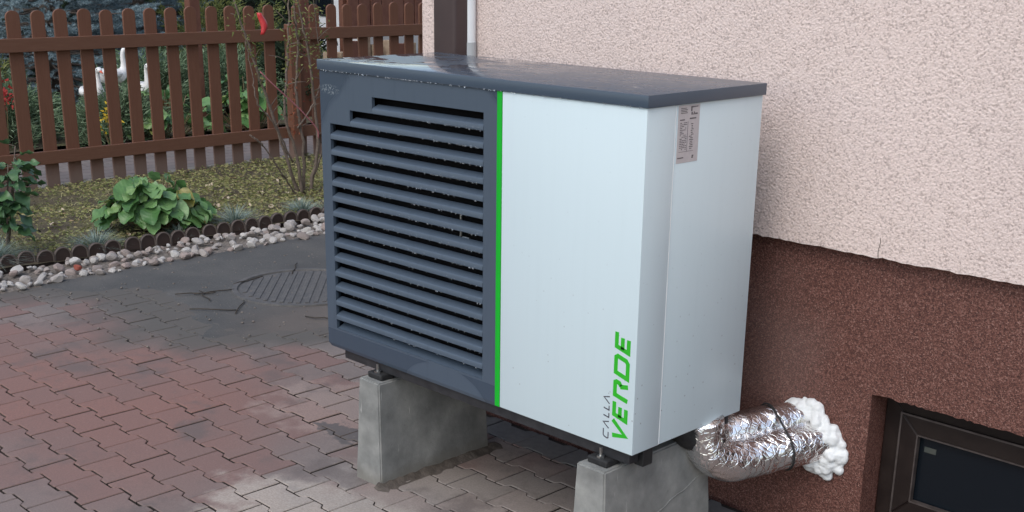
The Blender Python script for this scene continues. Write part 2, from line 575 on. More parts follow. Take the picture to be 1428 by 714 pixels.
# ------------------------------------------------------------------ object helpers
def link(o, parent=None):
    COL.objects.link(o)
    if parent is not None:
        o.parent = parent
    return o


def tag(o, label=None, cat=None, group=None, kind=None):
    if label:
        o['label'] = label
    if cat:
        o['category'] = cat
    if group:
        o['group'] = group
    if kind:
        o['kind'] = kind
    return o


def empty(name, loc=(0, 0, 0), rz=0):
    o = bpy.data.objects.new(name, None)
    o.empty_display_size = .1
    o.location = loc
    o.rotation_euler.z = rz
    return link(o)


def mk(name, V, F, mat, parent=None, smooth=False):
    me = bpy.data.meshes.new(name)
    me.from_pydata([tuple(v) for v in V], [], [tuple(f) for f in F])
    me.materials.append(M[mat] if isinstance(mat, str) else mat)
    if smooth:
        me.polygons.foreach_set('use_smooth', [True] * len(me.polygons))
    me.update()
    return link(bpy.data.objects.new(name, me), parent)


def mk_np(name, V, F, mat, parent=None, smooth=False):
    """V (n,3) array, F (m,k) array of equal sized faces"""
    me = bpy.data.meshes.new(name)
    V = np.asarray(V, dtype=np.float32)
    F = np.asarray(F, dtype=np.int32)
    k = F.shape[1]
    me.vertices.add(len(V))
    me.vertices.foreach_set('co', V.ravel())
    me.loops.add(F.size)
    me.loops.foreach_set('vertex_index', F.ravel())
    me.polygons.add(len(F))
    me.polygons.foreach_set('loop_start', np.arange(0, F.size, k, dtype=np.int32))
    if smooth:
        me.polygons.foreach_set('use_smooth', np.ones(len(F), dtype=bool))
    me.materials.append(M[mat])
    me.update(calc_edges=True)
    me.validate()
    return link(bpy.data.objects.new(name, me), parent)


class MB:
    def __init__(self):
        self.V, self.F = [], []

    def add(self, V, F):
        n = len(self.V)
        self.V += [tuple(v) for v in V]
        self.F += [tuple(i + n for i in f) for f in F]
        return self

    def box(self, a, b, bev=0):
        x0, y0, z0 = a
        x1, y1, z1 = b
        if not bev:
            V = [(x0, y0, z0), (x1, y0, z0), (x1, y1, z0), (x0, y1, z0), (x0, y0, z1), (x1, y0, z1), (x1, y1, z1), (x0, y1, z1)]
            return self.add(V, [(3, 2, 1, 0), (4, 5, 6, 7), (0, 1, 5, 4), (1, 2, 6, 5), (2, 3, 7, 6), (3, 0, 4, 7)])
        bm = bmesh.new()
        bmesh.ops.create_cube(bm, size=1)
        for v in bm.verts:
            v.co = Vector(((x0 + x1) / 2 + v.co.x * (x1 - x0), (y0 + y1) / 2 + v.co.y * (y1 - y0), (z0 + z1) / 2 + v.co.z * (z1 - z0)))
        bmesh.ops.bevel(bm, geom=bm.edges[:], offset=bev, segments=2, affect='EDGES', profile=.5)
        return self.addbm(bm)

    def addbm(self, bm):
        bm.verts.index_update()
        self.add([v.co[:] for v in bm.verts], [[v.index for v in f.verts] for f in bm.faces])
        bm.free()
        return self

    def prism(self, pts, axis, a, b, bev=0):
        """outline pts (2D) extruded along axis from a to b"""
        def P(u, v, w):
            return {'x': (w, u, v), 'y': (u, w, v), 'z': (u, v, w)}[axis]
        n = len(pts)
        V = [P(u, v, a) for u, v in pts] + [P(u, v, b) for u, v in pts]
        F = [tuple(range(n))[::-1], tuple(range(n, 2 * n))] + [(i, (i + 1) % n, n + (i + 1) % n, n + i) for i in range(n)]
        bm = bmesh.new()
        vs_ = [bm.verts.new(v) for v in V]
        for f in F:
            bm.faces.new([vs_[i] for i in f])
        bmesh.ops.recalc_face_normals(bm, faces=bm.faces)
        if bev:
            bmesh.ops.bevel(bm, geom=bm.edges[:], offset=bev, segments=1, affect='EDGES')
        return self.addbm(bm)

    def tube(self, pts, rad, n=10, cap=True):
        pts = [Vector(q) for q in pts]
        if not hasattr(rad, '__len__'):
            rad = [rad] * len(pts)
        T = []
        for i in range(len(pts)):
            a = pts[max(i - 1, 0)]
            b = pts[min(i + 1, len(pts) - 1)]
            T.append((b - a).normalized())
        up = Vector((0, 0, 1)) if abs(T[0].z) < .9 else Vector((1, 0, 0))
        N = (up - T[0] * up.dot(T[0])).normalized()
        V, F = [], []
        for i, (q, tt, r) in enumerate(zip(pts, T, rad)):
            N = (N - tt * N.dot(tt))
            N.normalize()
            B = tt.cross(N)
            for k in range(n):
                a = 2 * pi * k / n
                V.append(q + (N * cos(a) + B * sin(a)) * r)
        for i in range(len(pts) - 1):
            for k in range(n):
                F.append((i * n + k, i * n + (k + 1) % n, (i + 1) * n + (k + 1) % n, (i + 1) * n + k))
        if cap:
            F.append(tuple(range(n))[::-1])
            e = (len(pts) - 1) * n
            F.append(tuple(range(e, e + n)))
        return self.add(V, F)

    def build(self, name, mat, parent=None, smooth=False):
        return mk(name, self.V, self.F, mat, parent, smooth)


def autosmooth(o, ang=40):
    me = o.data
    me.polygons.foreach_set('use_smooth', [True] * len(me.polygons))
    bm = bmesh.new()
    bm.from_mesh(me)
    for e in bm.edges:
        if len(e.link_faces) == 2 and e.calc_face_angle(0) > radians(ang):
            e.smooth = False
    bm.to_mesh(me)
    bm.free()
    return o


def rounded(x0, x1, z0, z1, r, n=6):
    pts = []
    for cx, cz, a0 in ((x1 - r, z1 - r, 0), (x0 + r, z1 - r, 90), (x0 + r, z0 + r, 180), (x1 - r, z0 + r, 270)):
        for i in range(n + 1):
            a = radians(a0 + 90 * i / n)
            pts.append((cx + r * cos(a), cz + r * sin(a)))
    return pts


def bez(pts, n=24):
    """Catmull-Rom through points"""
    P = [Vector(q) for q in pts]
    P = [P[0] * 2 - P[1]] + P + [P[-1] * 2 - P[-2]]
    out = []
    seg = len(P) - 3
    for s in range(seg):
        a, b, c, d = P[s:s + 4]
        k = max(2, n // seg)
        for i in range(k):
            u = i / k
            out.append(.5 * ((2 * b) + (c - a) * u + (2 * a - 5 * b + 4 * c - d) * u * u + (3 * b - a - 3 * c + d) * u ** 3))
    out.append(P[-2])
    return out


from mathutils import noise as mn


def vn(x, y, z=0., s=1.):
    return mn.noise(Vector((x * s, y * s, z * s)))


# ================================================================== SETTING
# wide base sheet
o = mk('ground', [(-40, -30, G - .09), (40, -30, G - .09), (40, 40, G - .09), (-40, 40, G - .09)], [(0, 1, 2, 3)], 'base_ground')
tag(o, 'bare soil ground under the whole yard', kind='structure')

# paved yard: sand bed with interlocking double-T pavers as pieces
paving = mk('paving', [(-3.3, -3.2, G - .022), (4.2, -3.2, G - .022), (4.2, .752, G - .022), (-.29, .752, G - .022), (-.29, 3.2, G - .022), (-3.3, 3.2, G - .022)],
            [(0, 1, 2, 3, 4, 5)], 'joint')
tag(paving, 'weathered reddish interlocking concrete paving of the yard', kind='structure')
PL, PP, PA = .2025, .1425, .0095


def paver_mesh(name, seed):
    r = random.Random(seed)
    g = .0034
    L = PL / 2 - g

    def hw(u):
        return PP / 2 - g + (PA if abs(u) > .5 else -PA)
    us = [1, .585, .415, -.415, -.585, -1]
    top = []
    for u in us:
        top.append((u * L, PP / 2 - g + (PA if abs(u) > .5 else -PA)))
    pts = top + [(x, -y) for x, y in reversed(top)]
    pts = [(x + r.uniform(-.0006, .0006), y + r.uniform(-.0006, .0006)) for x, y in pts]
    n = len(pts)

    def inset(d):
        out = []
        for x, y in pts:
            out.append((x - math.copysign(d if abs(x) > L * .9 else 0, x), y - math.copysign(d, y)))
        return out
    V = [(x, y, -.03) for x, y in pts] + [(x, y, -.003) for x, y in pts] + [(x, y, 0) for x, y in inset(.0022)]
    F = []
    for k in (0, n):
        for i in range(n):
            j = (i + 1) % n
            F.append((k + i, k + n + i, k + n + j, k + j))
    # top as three convex quads and two ends
    T = [2 * n + i for i in range(n)]
    F += [(T[0], T[11], T[10], T[1]), (T[1], T[10], T[9], T[2]), (T[2], T[9], T[8], T[3]), (T[3], T[8], T[7], T[4]), (T[4], T[7], T[6], T[5])]
    F = [f[::-1] if i >= 2 * n else f for i, f in enumerate(F)]
    me = bpy.data.meshes.new(name)
    me.from_pydata(V, [], F)
    me.materials.append(M['paver'])
    me.materials.append(M['joint'])
    bm = bmesh.new()
    bm.from_mesh(me)
    bmesh.ops.recalc_face_normals(bm, faces=bm.faces)
    bm.faces.ensure_lookup_table()
    for i_ in range(n):
        bm.faces[i_].material_index = 1
    bm.to_mesh(me)
    bm.free()
    return me


PM = [paver_mesh('paver', i) for i in range(5)]
cand = []
y_ref = .4235 + PP / 2          # centre of a row whose joints stand at x = .4775 + k * PL
for row in range(-26, 20):
    yc = y_ref + row * PP
    off = .4775 + PL / 2 + (0 if row % 2 == 0 else PL / 2)
    for kx in range(-20, 18):
        xc = off + kx * PL
        if xc < -3.1 or xc > 4.0 or yc < -3.0 or yc > 3.0:
            continue
        if xc > -.40 and yc > .64:
            continue
        if xc < -.5 and yc > silt_edge(xc) + .45:
            continue
        pr = project((xc, yc, G))
        vis = pr is not None and -40 < pr[0] < 1468 and -40 < pr[1] < 754
        # hidden behind the concrete feet or the box itself
        cand.append((0 if vis else 1, pr[2] if pr else 99, xc, yc))
cand.sort()
rest = MB()
for i, (v, d, xc, yc) in enumerate(cand):
    me = PM[random.randrange(5)]
    loc = Vector((xc + random.uniform(-.0012, .0012), yc + random.uniform(-.0012, .0012), G + random.uniform(-.0016, .0016)))
    rot = Euler((random.uniform(-.008, .008), random.uniform(-.008, .008), random.uniform(-.007, .007) + (pi if random.random() < .5 else 0)))
    if v == 0 and i < 300:
        o = link(bpy.data.objects.new('paver', me), paving)
        o.location = loc
        o.rotation_euler = rot
    else:
        mw = Matrix.Translation(loc) @ rot.to_matrix().to_4x4()
        rest.add([mw @ q.co for q in me.vertices], [tuple(q.vertices) for q in me.polygons])
o = rest.build('far_pavers', 'paver', paving)
tag(o, kind='stuff')

# silt covered asphalt apron in front of the garden
X = np.linspace(-3.14, -.25, 116)
Y = np.concatenate([np.linspace(-.5, 5.0, 170), np.linspace(5.2, 14, 40)])
V = []
for x in X:
    ye = float(silt_edge(x))
    for y in Y:
        n = vn(x, y, 0, 3.1) * .22 + vn(x, y, 3, 9) * .08
        d = y - ye - .30 + n
        h = min(max(d * .03, -.03), .0055) + vn(x, y, 5, 4) * .0015
        if y > 2:
            h = max(h, .004)
        V.append((x, y, G + h))
nx, ny = len(X), len(Y)
F = [(i * ny + j, (i + 1) * ny + j, (i + 1) * ny + j + 1, i * ny + j + 1) for i in range(nx - 1) for j in range(ny - 1)]
o = mk_np('asphalt_apron', V, F, 'asphalt', None, True)
tag(o, 'dark silted asphalt apron between paving and garden', kind='structure')

# garden bed with an uneven soil sheet
X = np.linspace(-5.66, -3.375, 70)
Y = np.linspace(-3.0, 14, 430)
V = [(x, y, G + .035 + .02 * vn(x, y, 0, 1.7) + .010 * vn(x, y, 1, 6) + .006 * vn(x, y, 1, 15)) for x in X for y in Y]
nx, ny = len(X), len(Y)
F = [(i * ny + j, (i + 1) * ny + j, (i + 1) * ny + j + 1, i * ny + j + 1) for i in range(nx - 1) for j in range(ny - 1)]
o = mk_np('garden_bed', V, F, 'soil', None, True)
tag(o, 'mossy soil of the garden strip in front of the fence', kind='structure')


def bed_z(x, y):
    return G + .035 + .02 * vn(x, y, 0, 1.7) + .010 * vn(x, y, 1, 6) + .006 * vn(x, y, 1, 15)


# kerb and path behind the fence, planting bed beyond
o = MB().box((-5.80, -3, G - .06), (-5.68, 14, G + .035), .01).build('kerb', 'kerb')
tag(o, 'pale concrete kerb along the foot of the fence', kind='structure')
o = mk('garden_path', [(-7.45, -3, G), (-5.80, -3, G), (-5.80, 14, G), (-7.45, 14, G)], [(0, 1, 2, 3)], 'path')
tag(o, 'pinkish paved garden path behind the fence', kind='structure')
X = np.linspace(-20, -7.45, 40)
Y = np.linspace(-3, 20, 60)
V = [(x, y, G + .04 + .04 * vn(x, y, 0, 1.3)) for x in X for y in Y]
F = [(i * 60 + j, (i + 1) * 60 + j, (i + 1) * 60 + j + 1, i * 60 + j + 1) for i in range(39) for j in range(59)]
o = mk_np('planting_bed', V, F, 'soil', None, True)
tag(o, 'dark planting bed beyond the garden path', kind='structure')

# gravel strip with single white stones
V, F = [], []
X = np.linspace(-3.38, -2.98, 14)
Y = np.linspace(-1.5, 4, 160)
V = [(x, y, G + .012 + .012 * vn(x, y, 0, 20) - .03 * max(0, (x + 3.08) * 8)) for x in X for y in Y]
F = [(i * 160 + j, (i + 1) * 160 + j, (i + 1) * 160 + j + 1, i * 160 + j + 1) for i in range(13) for j in range(159)]
strip = mk_np('gravel_strip', V, F, 'gravel', None, True)
tag(strip, 'narrow strip of pale rubble stones along the lawn edging', kind='structure')


def stone_mesh(seed):
    r = random.Random(seed)
    bm = bmesh.new()
    bmesh.ops.create_icosphere(bm, subdivisions=2, radius=1)
    planes = [(Vector((r.gauss(0, 1), r.gauss(0, 1), r.gauss(0, 1))).normalized(), r.uniform(.55, .9)) for _ in range(9)]
    for v in bm.verts:
        for nn, d in planes:
            e = v.co.dot(nn) - d
            if e > 0:
                v.co -= nn * e
        v.co += v.co.normalized() * .06 * vn(v.co.x, v.co.y, v.co.z + seed, 2.5)
    me = bpy.data.meshes.new('stone')
    bm.to_mesh(me)
    bm.free()
    me.materials.append(M['stone'])
    return me


SM = [stone_mesh(i) for i in range(10)]
ns = 0
placed = []
tries = 0
while ns < 235 and tries < 9000:
    tries += 1
    y = random.uniform(-.35, 2.75)
    x = random.triangular(-3.36, -3.00, -3.17) if random.random() < .5 else random.uniform(-3.35, -3.02)
    s = random.choice((.016, .021, .026, .032, .038)) * random.uniform(.85, 1.15)
    if any((x - a) ** 2 + (y - b) ** 2 < (.78 * (s + c)) ** 2 for a, b, c in placed):
        continue
    placed.append((x, y, s))
    o = link(bpy.data.objects.new('stone', random.choice(SM)), strip)
    hgt = .5 * s + (.02 if x < -3.2 else 0)
    o.location = (x, y, G + hgt + .004)
    o.rotation_euler = (random.uniform(-.5, .5), random.uniform(-.5, .5), random.uniform(0, 6.28))
    o.scale = (s * random.uniform(1, 1.35), s * random.uniform(.85, 1.1), s * random.uniform(.6, .85))
    ns += 1

# ================================================================== HOUSE
house = empty('house', (2, .75, G))
tag(house, 'house with rough pink stucco wall above a dark red-brown plaster plinth', 'house')
house_inv = Matrix.Translation((-2, -.75, -G))


def hpart(o):
    o.parent = house
    o.matrix_parent_inverse = house_inv
    return o


HX0, HX1, WY, PY, PZ = -.295, 5.0, .71, .75, .514
# upper wall: front sheet with a slightly ragged drip edge
mb = MB()
xs = np.linspace(HX0, HX1, 260)
low = [PZ + random.uniform(-.0025, .0025) + .003 * vn(x, 0, 0, 14) for x in xs]
nseg = len(xs)
V = [(x, WY, z) for x, z in zip(xs, low)] + [(x, WY, 4.5) for x in xs] + [(x, PY + .02, z + .002) for x, z in zip(xs, low)]
F = [(i, i + 1, nseg + i + 1, nseg + i) for i in range(nseg - 1)] + [(2 * nseg + i, 2 * nseg + i + 1, i + 1, i) for i in range(nseg - 1)]
mb.add(V, F)
mb.add([(HX0, WY, PZ), (HX0, 9, PZ), (HX0, 9, 4.5), (HX0, WY, 4.5)], [(1, 0, 3, 2)])
mb.add([(HX1, WY, PZ), (HX1, 9, PZ), (HX1, 9, 4.5), (HX1, WY, 4.5)], [(0, 1, 2, 3)])
mb.add([(HX0, WY, 4.5), (HX1, WY, 4.5), (HX1, 9, 4.5), (HX0, 9, 4.5)], [(0, 1, 2, 3)])
hpart(mb.build('upper_wall', 'stucco'))
cr_ = MB().tube(bez([(1.716, WY - .0006, PZ), (1.714, WY - .0006, PZ + .02), (1.718, WY - .0006, PZ + .045), (1.716, WY - .0006, PZ + .06)], 12), .0008, 5)
hpart(cr_.build('hairline_crack', 'core'))
# plinth with a window niche
NX0, NX1, NZ0, NZ1, NY = 1.722, 2.75, -.375, .086, .845
mb = MB()
x0, x1 = HX0 + .04, HX1 - .04


def jag(a, b, fixed, axis, n):
    return [(a + (b - a) * i / n) for i in range(n + 1)]


def q(*c):
    mb.add(c, [(0, 1, 2, 3)])


B_ = G - .08
q((x0, PY, B_), (NX0, PY, B_), (NX0, PY, PZ + .02), (x0, PY, PZ + .02))
q((NX1, PY, B_), (x1, PY, B_), (x1, PY, PZ + .02), (NX1, PY, PZ + .02))
q((NX0, PY, B_), (NX1, PY, B_), (NX1, PY, NZ0), (NX0, PY, NZ0))
# head of the niche with a rough lower arris
xs = np.linspace(NX0, NX1, 90)
zl = [NZ1 + random.uniform(-.003, .003) for _ in xs]
zl[0] = zl[-1] = NZ1
k = len(xs)
mb.add([(x, PY, z) for x, z in zip(xs, zl)] + [(x, PY, PZ + .02) for x in xs] + [(x, NY + .1, z) for x, z in zip(xs, zl)],
       [(i, i + 1, k + i + 1, k + i) for i in range(k - 1)] + [(2 * k + i, 2 * k + i + 1, i + 1, i) for i in range(k - 1)])
q((NX0, PY, NZ0), (NX0, PY, NZ1), (NX0, NY + .1, NZ1), (NX0, NY + .1, NZ0))
q((NX1, PY, NZ1), (NX1, PY, NZ0), (NX1, NY + .1, NZ0), (NX1, NY + .1, NZ1))
q((NX0, PY, NZ0), (NX0, NY + .1, NZ0), (NX1, NY + .1, NZ0), (NX1, PY, NZ0))
q((x0, PY, B_), (x0, PY, PZ + .02), (x0, 9, PZ + .02), (x0, 9, B_))
hpart(mb.build('plinth', 'plinth'))


# cellar window
def ring(x0, x1, z0, z1, w, y0, y1, bev=.004):
    """four mitred bars"""
    mb = MB()
    a = [(x0, z0), (x1, z0), (x1, z1), (x0, z1)]
    b = [(x0 + w, z0 + w), (x1 - w, z0 + w), (x1 - w, z1 - w), (x0 + w, z1 - w)]
    for i in range(4):
        j = (i + 1) % 4
        mb.prism([a[i], a[j], b[j], b[i]], 'y', y0, y1, bev)
    return mb


wx0, wx1, wz0, wz1 = NX0 + .002, NX1 - .002, NZ0 + .002, NZ1 - .004
win = hpart(ring(wx0, wx1, wz0, wz1, .066, NY, NY + .06).build('window', 'frame'))
tag(win, 'dark brown cellar window frame')


def wpart(o):
    o.parent = win
    return o


def wchild(mb, name, mat):
    o = mb.build(name, mat)
    o.parent = win
    return o


wchild(ring(wx0 + .058, wx1 - .058, wz0 + .058, wz1 - .058, .060, NY - .012, NY + .03), 'sash', 'frame')
wchild(ring(wx0 + .0575, wx1 - .0575, wz0 + .0575, wz1 - .0575, .0055, NY - .0145, NY - .0105, 0), 'sash_edge', 'bead')
wchild(ring(wx0 + .1155, wx1 - .1155, wz0 + .1155, wz1 - .1155, .0045, NY - .014, NY + .004, 0), 'glazing_bead', 'bead')
wchild(MB().box((wx0 + .115, NY + .010, wz0 + .115), (wx1 - .115, NY + .016, wz1 - .115)), 'pane', 'glass')
wchild(MB().box((wx0 + .135, NY + .0085, wz1 - .172), (wx0 + .173, NY + .0095, wz1 - .155)), 'glass_label', 'label_film')

# downpipe and white service pipe on the house corner
mb = MB().prism(rounded(-.112, .012, .60, .685, .016, 4), 'z', G + .15, 4.6)
dp = hpart(autosmooth(mb.build('downpipe', 'pipe_brown')))
for z in (.2, 1.75):
    b = MB().prism(rounded(-.118, .018, .594, .705, .018, 4), 'z', z, z + .03).build('pipe_clamp', 'pipe_brown')
    b.parent = dp
mb = MB().tube([(-.004, .684, 1.03), (-.004, .684, 4.6)], .0265, 20)
wp = hpart(autosmooth(mb.build('service_pipe', 'pipe_white')))
b = autosmooth(MB().tube([(-.004, .684, G), (-.004, .684, 1.03)], .0285, 20).build('pipe_sleeve', 'pipe_grey'))
b.parent = wp

# ================================================================== HEAT PUMP
W, D, H, TC = 1.4104, .5198, 1.0, .0335
hp = empty('heat_pump', (W / 2, D / 2, 0))
tag(hp, 'large white and anthracite outdoor heat pump with louvred grille and green stripe', 'heat pump')
hp_inv = Matrix.Translation((-W / 2, -D / 2, 0))


def pp(o, lab=None):
    o.parent = hp
    o.matrix_parent_inverse = hp_inv
    if lab:
        o['label'] = lab
    return o


OV = .006
# lid: shallow folded tray
mb = MB().box((-OV, -OV, H - TC), (W + OV, D + OV, H), .0025)
pp(autosmooth(mb.build('lid', 'lid'), 30), 'wet anthracite sheet metal lid')
# grille panel: stepped opening made of plain sheet pieces in one mesh
GX1 = .8565
ox0, ox1, oz0, oz1 = .051, .800, .074, .9
PITCH = (.899 - .1065) / 15
slot_top = [.899 - i * PITCH for i in range(16)]
s0, s1 = .278, .160
zt = H - TC
outline_in = [(ox0, oz0), (ox1, oz0), (ox1, slot_top[0]), (s0, slot_top[0]), (s0, slot_top[1]), (s1, slot_top[1]), (s1, slot_top[2]), (ox0, slot_top[2])]
bm = bmesh.new()
TH = .012


def bmbox(bm, x0, x1, z0, z1, y0, y1):
    r = bmesh.ops.create_cube(bm, size=1)
    for v in r['verts']:
        v.co = Vector(((x0 + x1) / 2 + v.co.x * (x1 - x0), (y0 + y1) / 2 + v.co.y * (y1 - y0), (z0 + z1) / 2 + v.co.z * (z1 - z0)))


xs = sorted({0.0, ox0, s1, s0, ox1, GX1})
zs = sorted({.012, oz0, slot_top[2], slot_top[1], slot_top[0], zt})


def solid(x, z):
    if x < ox0 or x > ox1 or z < oz0 or z > slot_top[0]:
        return True
    if x < s0 and z > slot_top[1]:
        return True
    if x < s1 and z > slot_top[2]:
        return True
    return False


V, F, idx = [], [], {}


def vid(x, y, z):
    k_ = (round(x, 5), round(y, 5), round(z, 5))
    if k_ not in idx:
        idx[k_] = len(V)
        V.append(k_)
    return idx[k_]


for i in range(len(xs) - 1):
    for j in range(len(zs) - 1):
        a, b, c, d = xs[i], xs[i + 1], zs[j], zs[j + 1]
        if not solid((a + b) / 2, (c + d) / 2):
            continue
        F.append((vid(a, 0, c), vid(b, 0, c), vid(b, 0, d), vid(a, 0, d)))

        def side(xa, za, xb, zb):
            F.append((vid(xa, 0, za), vid(xa, TH, za), vid(xb, TH, zb), vid(xb, 0, zb)))
        for (nx_, nz_, e) in ((a - .001, (c + d) / 2, (a, d, a, c)), (b + .001, (c + d) / 2, (b, c, b, d)), ((a + b) / 2, c - .001, (a, c, b, c)), ((a + b) / 2, d + .001, (b, d, a, d))):
            if nx_ < 0 or nx_ > GX1 or nz_ < .012 or nz_ > zt or not solid(nx_, nz_):
                side(*e)
# folded lower lip with chamfer
F.append((vid(0, 0, .012), vid(.014, .004, 0), vid(GX1, .004, 0), vid(GX1, 0, .012)))
F.append((vid(.014, .004, 0), vid(.014, .03, 0), vid(GX1, .03, 0), vid(GX1, .004, 0)))
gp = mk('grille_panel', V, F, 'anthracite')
pp(gp, 'anthracite front panel with stepped louvre opening')
# sill strip catching the light below the lowest slot
# louvre slats
prof = [(.026, .0285), (.0045, .0197), (.0022, .0184), (.0007, .0168), (-.0003, .0146), (-.0008, .0015), (.004, -.001), (.0058, .0), (.0022, .003), (.003, .0150), (.026, .0262)]


def slat(xa, xb, zb):
    mb = MB()
    n = len(prof)
    V = [(xa, y, zb + z) for y, z in prof] + [(xb, y, zb + z) for y, z in prof]
    F = [(i, (i + 1) % n, n + (i + 1) % n, n + i) for i in range(n)] + [tuple(range(n))[::-1], tuple(range(n, 2 * n))]
    mb.add(V, F)
    return mb


SL = {}
for i in range(15):
    xa = s0 if i == 0 else s1 if i == 1 else ox0
    key = round(xa, 3)
    if key not in SL:
        bm2 = slat(xa + .001, ox1 - .001, 0)
        me = bpy.data.meshes.new('slat')
        me.from_pydata(bm2.V, [], bm2.F)
        bmx = bmesh.new()
        bmx.from_mesh(me)
        bmesh.ops.recalc_face_normals(bmx, faces=bmx.faces)
        for e_ in bmx.edges:
            if len(e_.link_faces) == 2 and e_.calc_face_angle(0) > radians(45):
                e_.smooth = False
        for f_ in bmx.faces:
            f_.smooth = True
        bmx.to_mesh(me)
        bmx.free()
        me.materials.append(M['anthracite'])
        SL[key] = me
    o = link(bpy.data.objects.new('slat', SL[key]), hp)
    o.matrix_parent_inverse = hp_inv
    o.location = (0, 0, slot_top[i + 1] - .0005)
# the sloping sill of the opening
pp(MB().prism([(0.0005, oz0 - .002), (.034, oz0 + .014), (.034, oz0 + .011), (.004, oz0 - .006)], 'x', ox0 + .001, ox1 - .001).build('opening_sill', 'anthracite'))
# black box behind the slats, the shade inside put into its colour
pp(MB().box((.02, .046, .03), (.84, .30, .955)).build('inner_shade_box', 'black'))
mb = MB()
mb.tube([(.665, .034, .50), (.665, .034, .60)], .004, 8)
mb.tube([(.655, .038, .50), (.70, .038, .50)], .004, 8)
pp(mb.build('fan_guard_bracket', 'zinc'))
# panels
pp(MB().box((GX1 + .001, -.001, .004), (.8775, .01, zt)).build('green_stripe', 'green'), 'bright green vertical stripe')
fp = pp(MB().box((.8785, -.0005, .004), (W, .118, zt - .0005), .0018).build('front_panel', 'white'), 'plain white front panel')
autosmooth(fp, 30)
pp(autosmooth(MB().box((W - .03, .1205, .004), (W - .0018, D, zt - .0005), .0015).build('side_panel', 'white'), 30), 'white side panel')
pp(MB().box((W - .0306, .1184, .006), (W + .0006, .1205, zt - .002)).build('seam_edge', 'pipe_white'))
pp(MB().box((0.002, TH + .001, .004), (.015, D, zt - .001)).build('end_panel', 'anthracite'))
pp(MB().box((.016, D - .012, .004), (W - .032, D - .001, zt - .001)).build('back_panel', 'anthracite'))
pp(MB().box((.016, .034, .0045), (W - .004, D - .013, .016)).build('floor_tray', 'black_steel'))
# base rails under the tray
for (a, b) in (((.075, .014, -.034), (W - .02, .055, .0035)), ((.075, D - .075, -.034), (W - .02, D - .03, .0035))):
    pp(MB().box(a, b, .002).build('base_rail', 'black_steel'))
for x in (.255, W - .13):
    pp(MB().box((x, .0555, -.018), (x + .045, D - .076, .003), .002).build('cross_rail', 'black_steel'))
pp(MB().box((W - .042, .062, -.052), (W - .008, .105, .003), .003).build('cable_gland', 'rubber'))


def letter_strokes(mb, lines, wd, cell, org, y, th):
    """text runs up (+z); its upright points to -x. lines: polylines in the unit cell; italic shear included"""
    u0, u1 = cell
    xb, hgt = org
    for ln in lines:
        P = [Vector((u0 + (u1 - u0) * (a * .80 + .20 * b), hgt * b)) for a, b in ln]
        closed = (P[0] - P[-1]).length < 1e-6 and len(P) > 2
        if closed:
            P = P[:-1]
        n = len(P)
        Lf, Rt = [], []
        for i in range(n):
            a = P[i - 1] if (i > 0 or closed) else None
            c = P[(i + 1) % n] if (i < n - 1 or closed) else None
            d1 = (P[i] - a).normalized() if a is not None else None
            d2 = (c - P[i]).normalized() if c is not None else None
            d = ((d1 or d2) + (d2 or d1)).normalized()
            nn = Vector((-d.y, d.x))
            k_ = 1.0
            if d1 is not None and d2 is not None:
                k_ = min(1.8, 1 / max(.35, nn.dot(Vector((-d1.y, d1.x)))))
            Lf.append(P[i] + nn * wd * .5 * k_)
            Rt.append(P[i] - nn * wd * .5 * k_)
        m_ = n if closed else n - 1
        for i in range(m_):
            j = (i + 1) % n
            quad = [Lf[i], Lf[j], Rt[j], Rt[i]]
            V = [(xb - v.y, y, v.x) for v in quad] + [(xb - v.y, y + th, v.x) for v in quad]
            mb.add(V, [(0, 1, 2, 3), (7, 6, 5, 4), (0, 4, 5, 1), (1, 5, 6, 2), (2, 6, 7, 3), (3, 7, 4, 0)])


VERDE = [
    ([[(.02, 1), (.42, .06), (1.02, 1)]], (.034, .092)),
    ([[(.98, .93), (.10, .93), (.06, .07), (.86, .07)], [(.08, .5), (.80, .5)]], (.096, .150)),
    ([[(.06, 0), (.06, .93), (.86, .93), (.95, .82), (.95, .62), (.80, .50)], [(.74, .56), (.98, 0)]], (.156, .213)),
    ([[(.06, .07), (.06, .93), (.86, .93), (.97, .80), (.97, .2), (.86, .07), (.06, .07)]], (.220, .288)),
    ([[(.98, .93), (.10, .93), (.06, .07), (.86, .07)], [(.08, .5), (.80, .5)]], (.296, .354)),
]
for lines, cell in VERDE:
    mb = MB()
    letter_strokes(mb, lines, .0132, cell, (1.386, .050), -.0011, .0008)
    o = mb.build('letter', 'green_print')
    o.parent = fp
    o.matrix_parent_inverse = Matrix()
CALLA = [
    ([[(1, .92), (.15, .92), (0, .75), (0, .2), (.15, .05), (.9, .05)]], (.030, .058)),
    ([[(0, 0), (.5, 1), (1, 0)]], (.062, .088)),
    ([[(.05, 1), (.05, .05), (.95, .05)]], (.094, .112)),
    ([[(.05, 1), (.05, .05), (.95, .05)]], (.116, .134)),
    ([[(0, 0), (.5, 1), (1, 0)]], (.136, .163)),
]
for lines, cell in CALLA:
    mb = MB()
    letter_strokes(mb, lines, .0036, cell, (1.322, .021), -.0011, .0008)
    o = mb.build('letter', 'grey_print')
    o.parent = fp
    o.matrix_parent_inverse = Matrix()

# rating plate: a pale sticker with tiny print
sx = W - .0016
lab = MB().box((sx, .131, .810), (sx + .0006, .224, .9635)).build('rating_label', 'sticker')
pp(lab, 'pale rating sticker with a small printed table')


def lab_print(name, rects):
    mb = MB()
    for (a, b, c, d) in rects:       # y from the left edge, z from the bottom, sizes in metres
        mb.box((sx + .0007, .131 + a, .810 + c), (sx + .0011, .131 + b, .810 + d))
    o = mb.build(name, 'ink')
    o.parent = lab
    return o


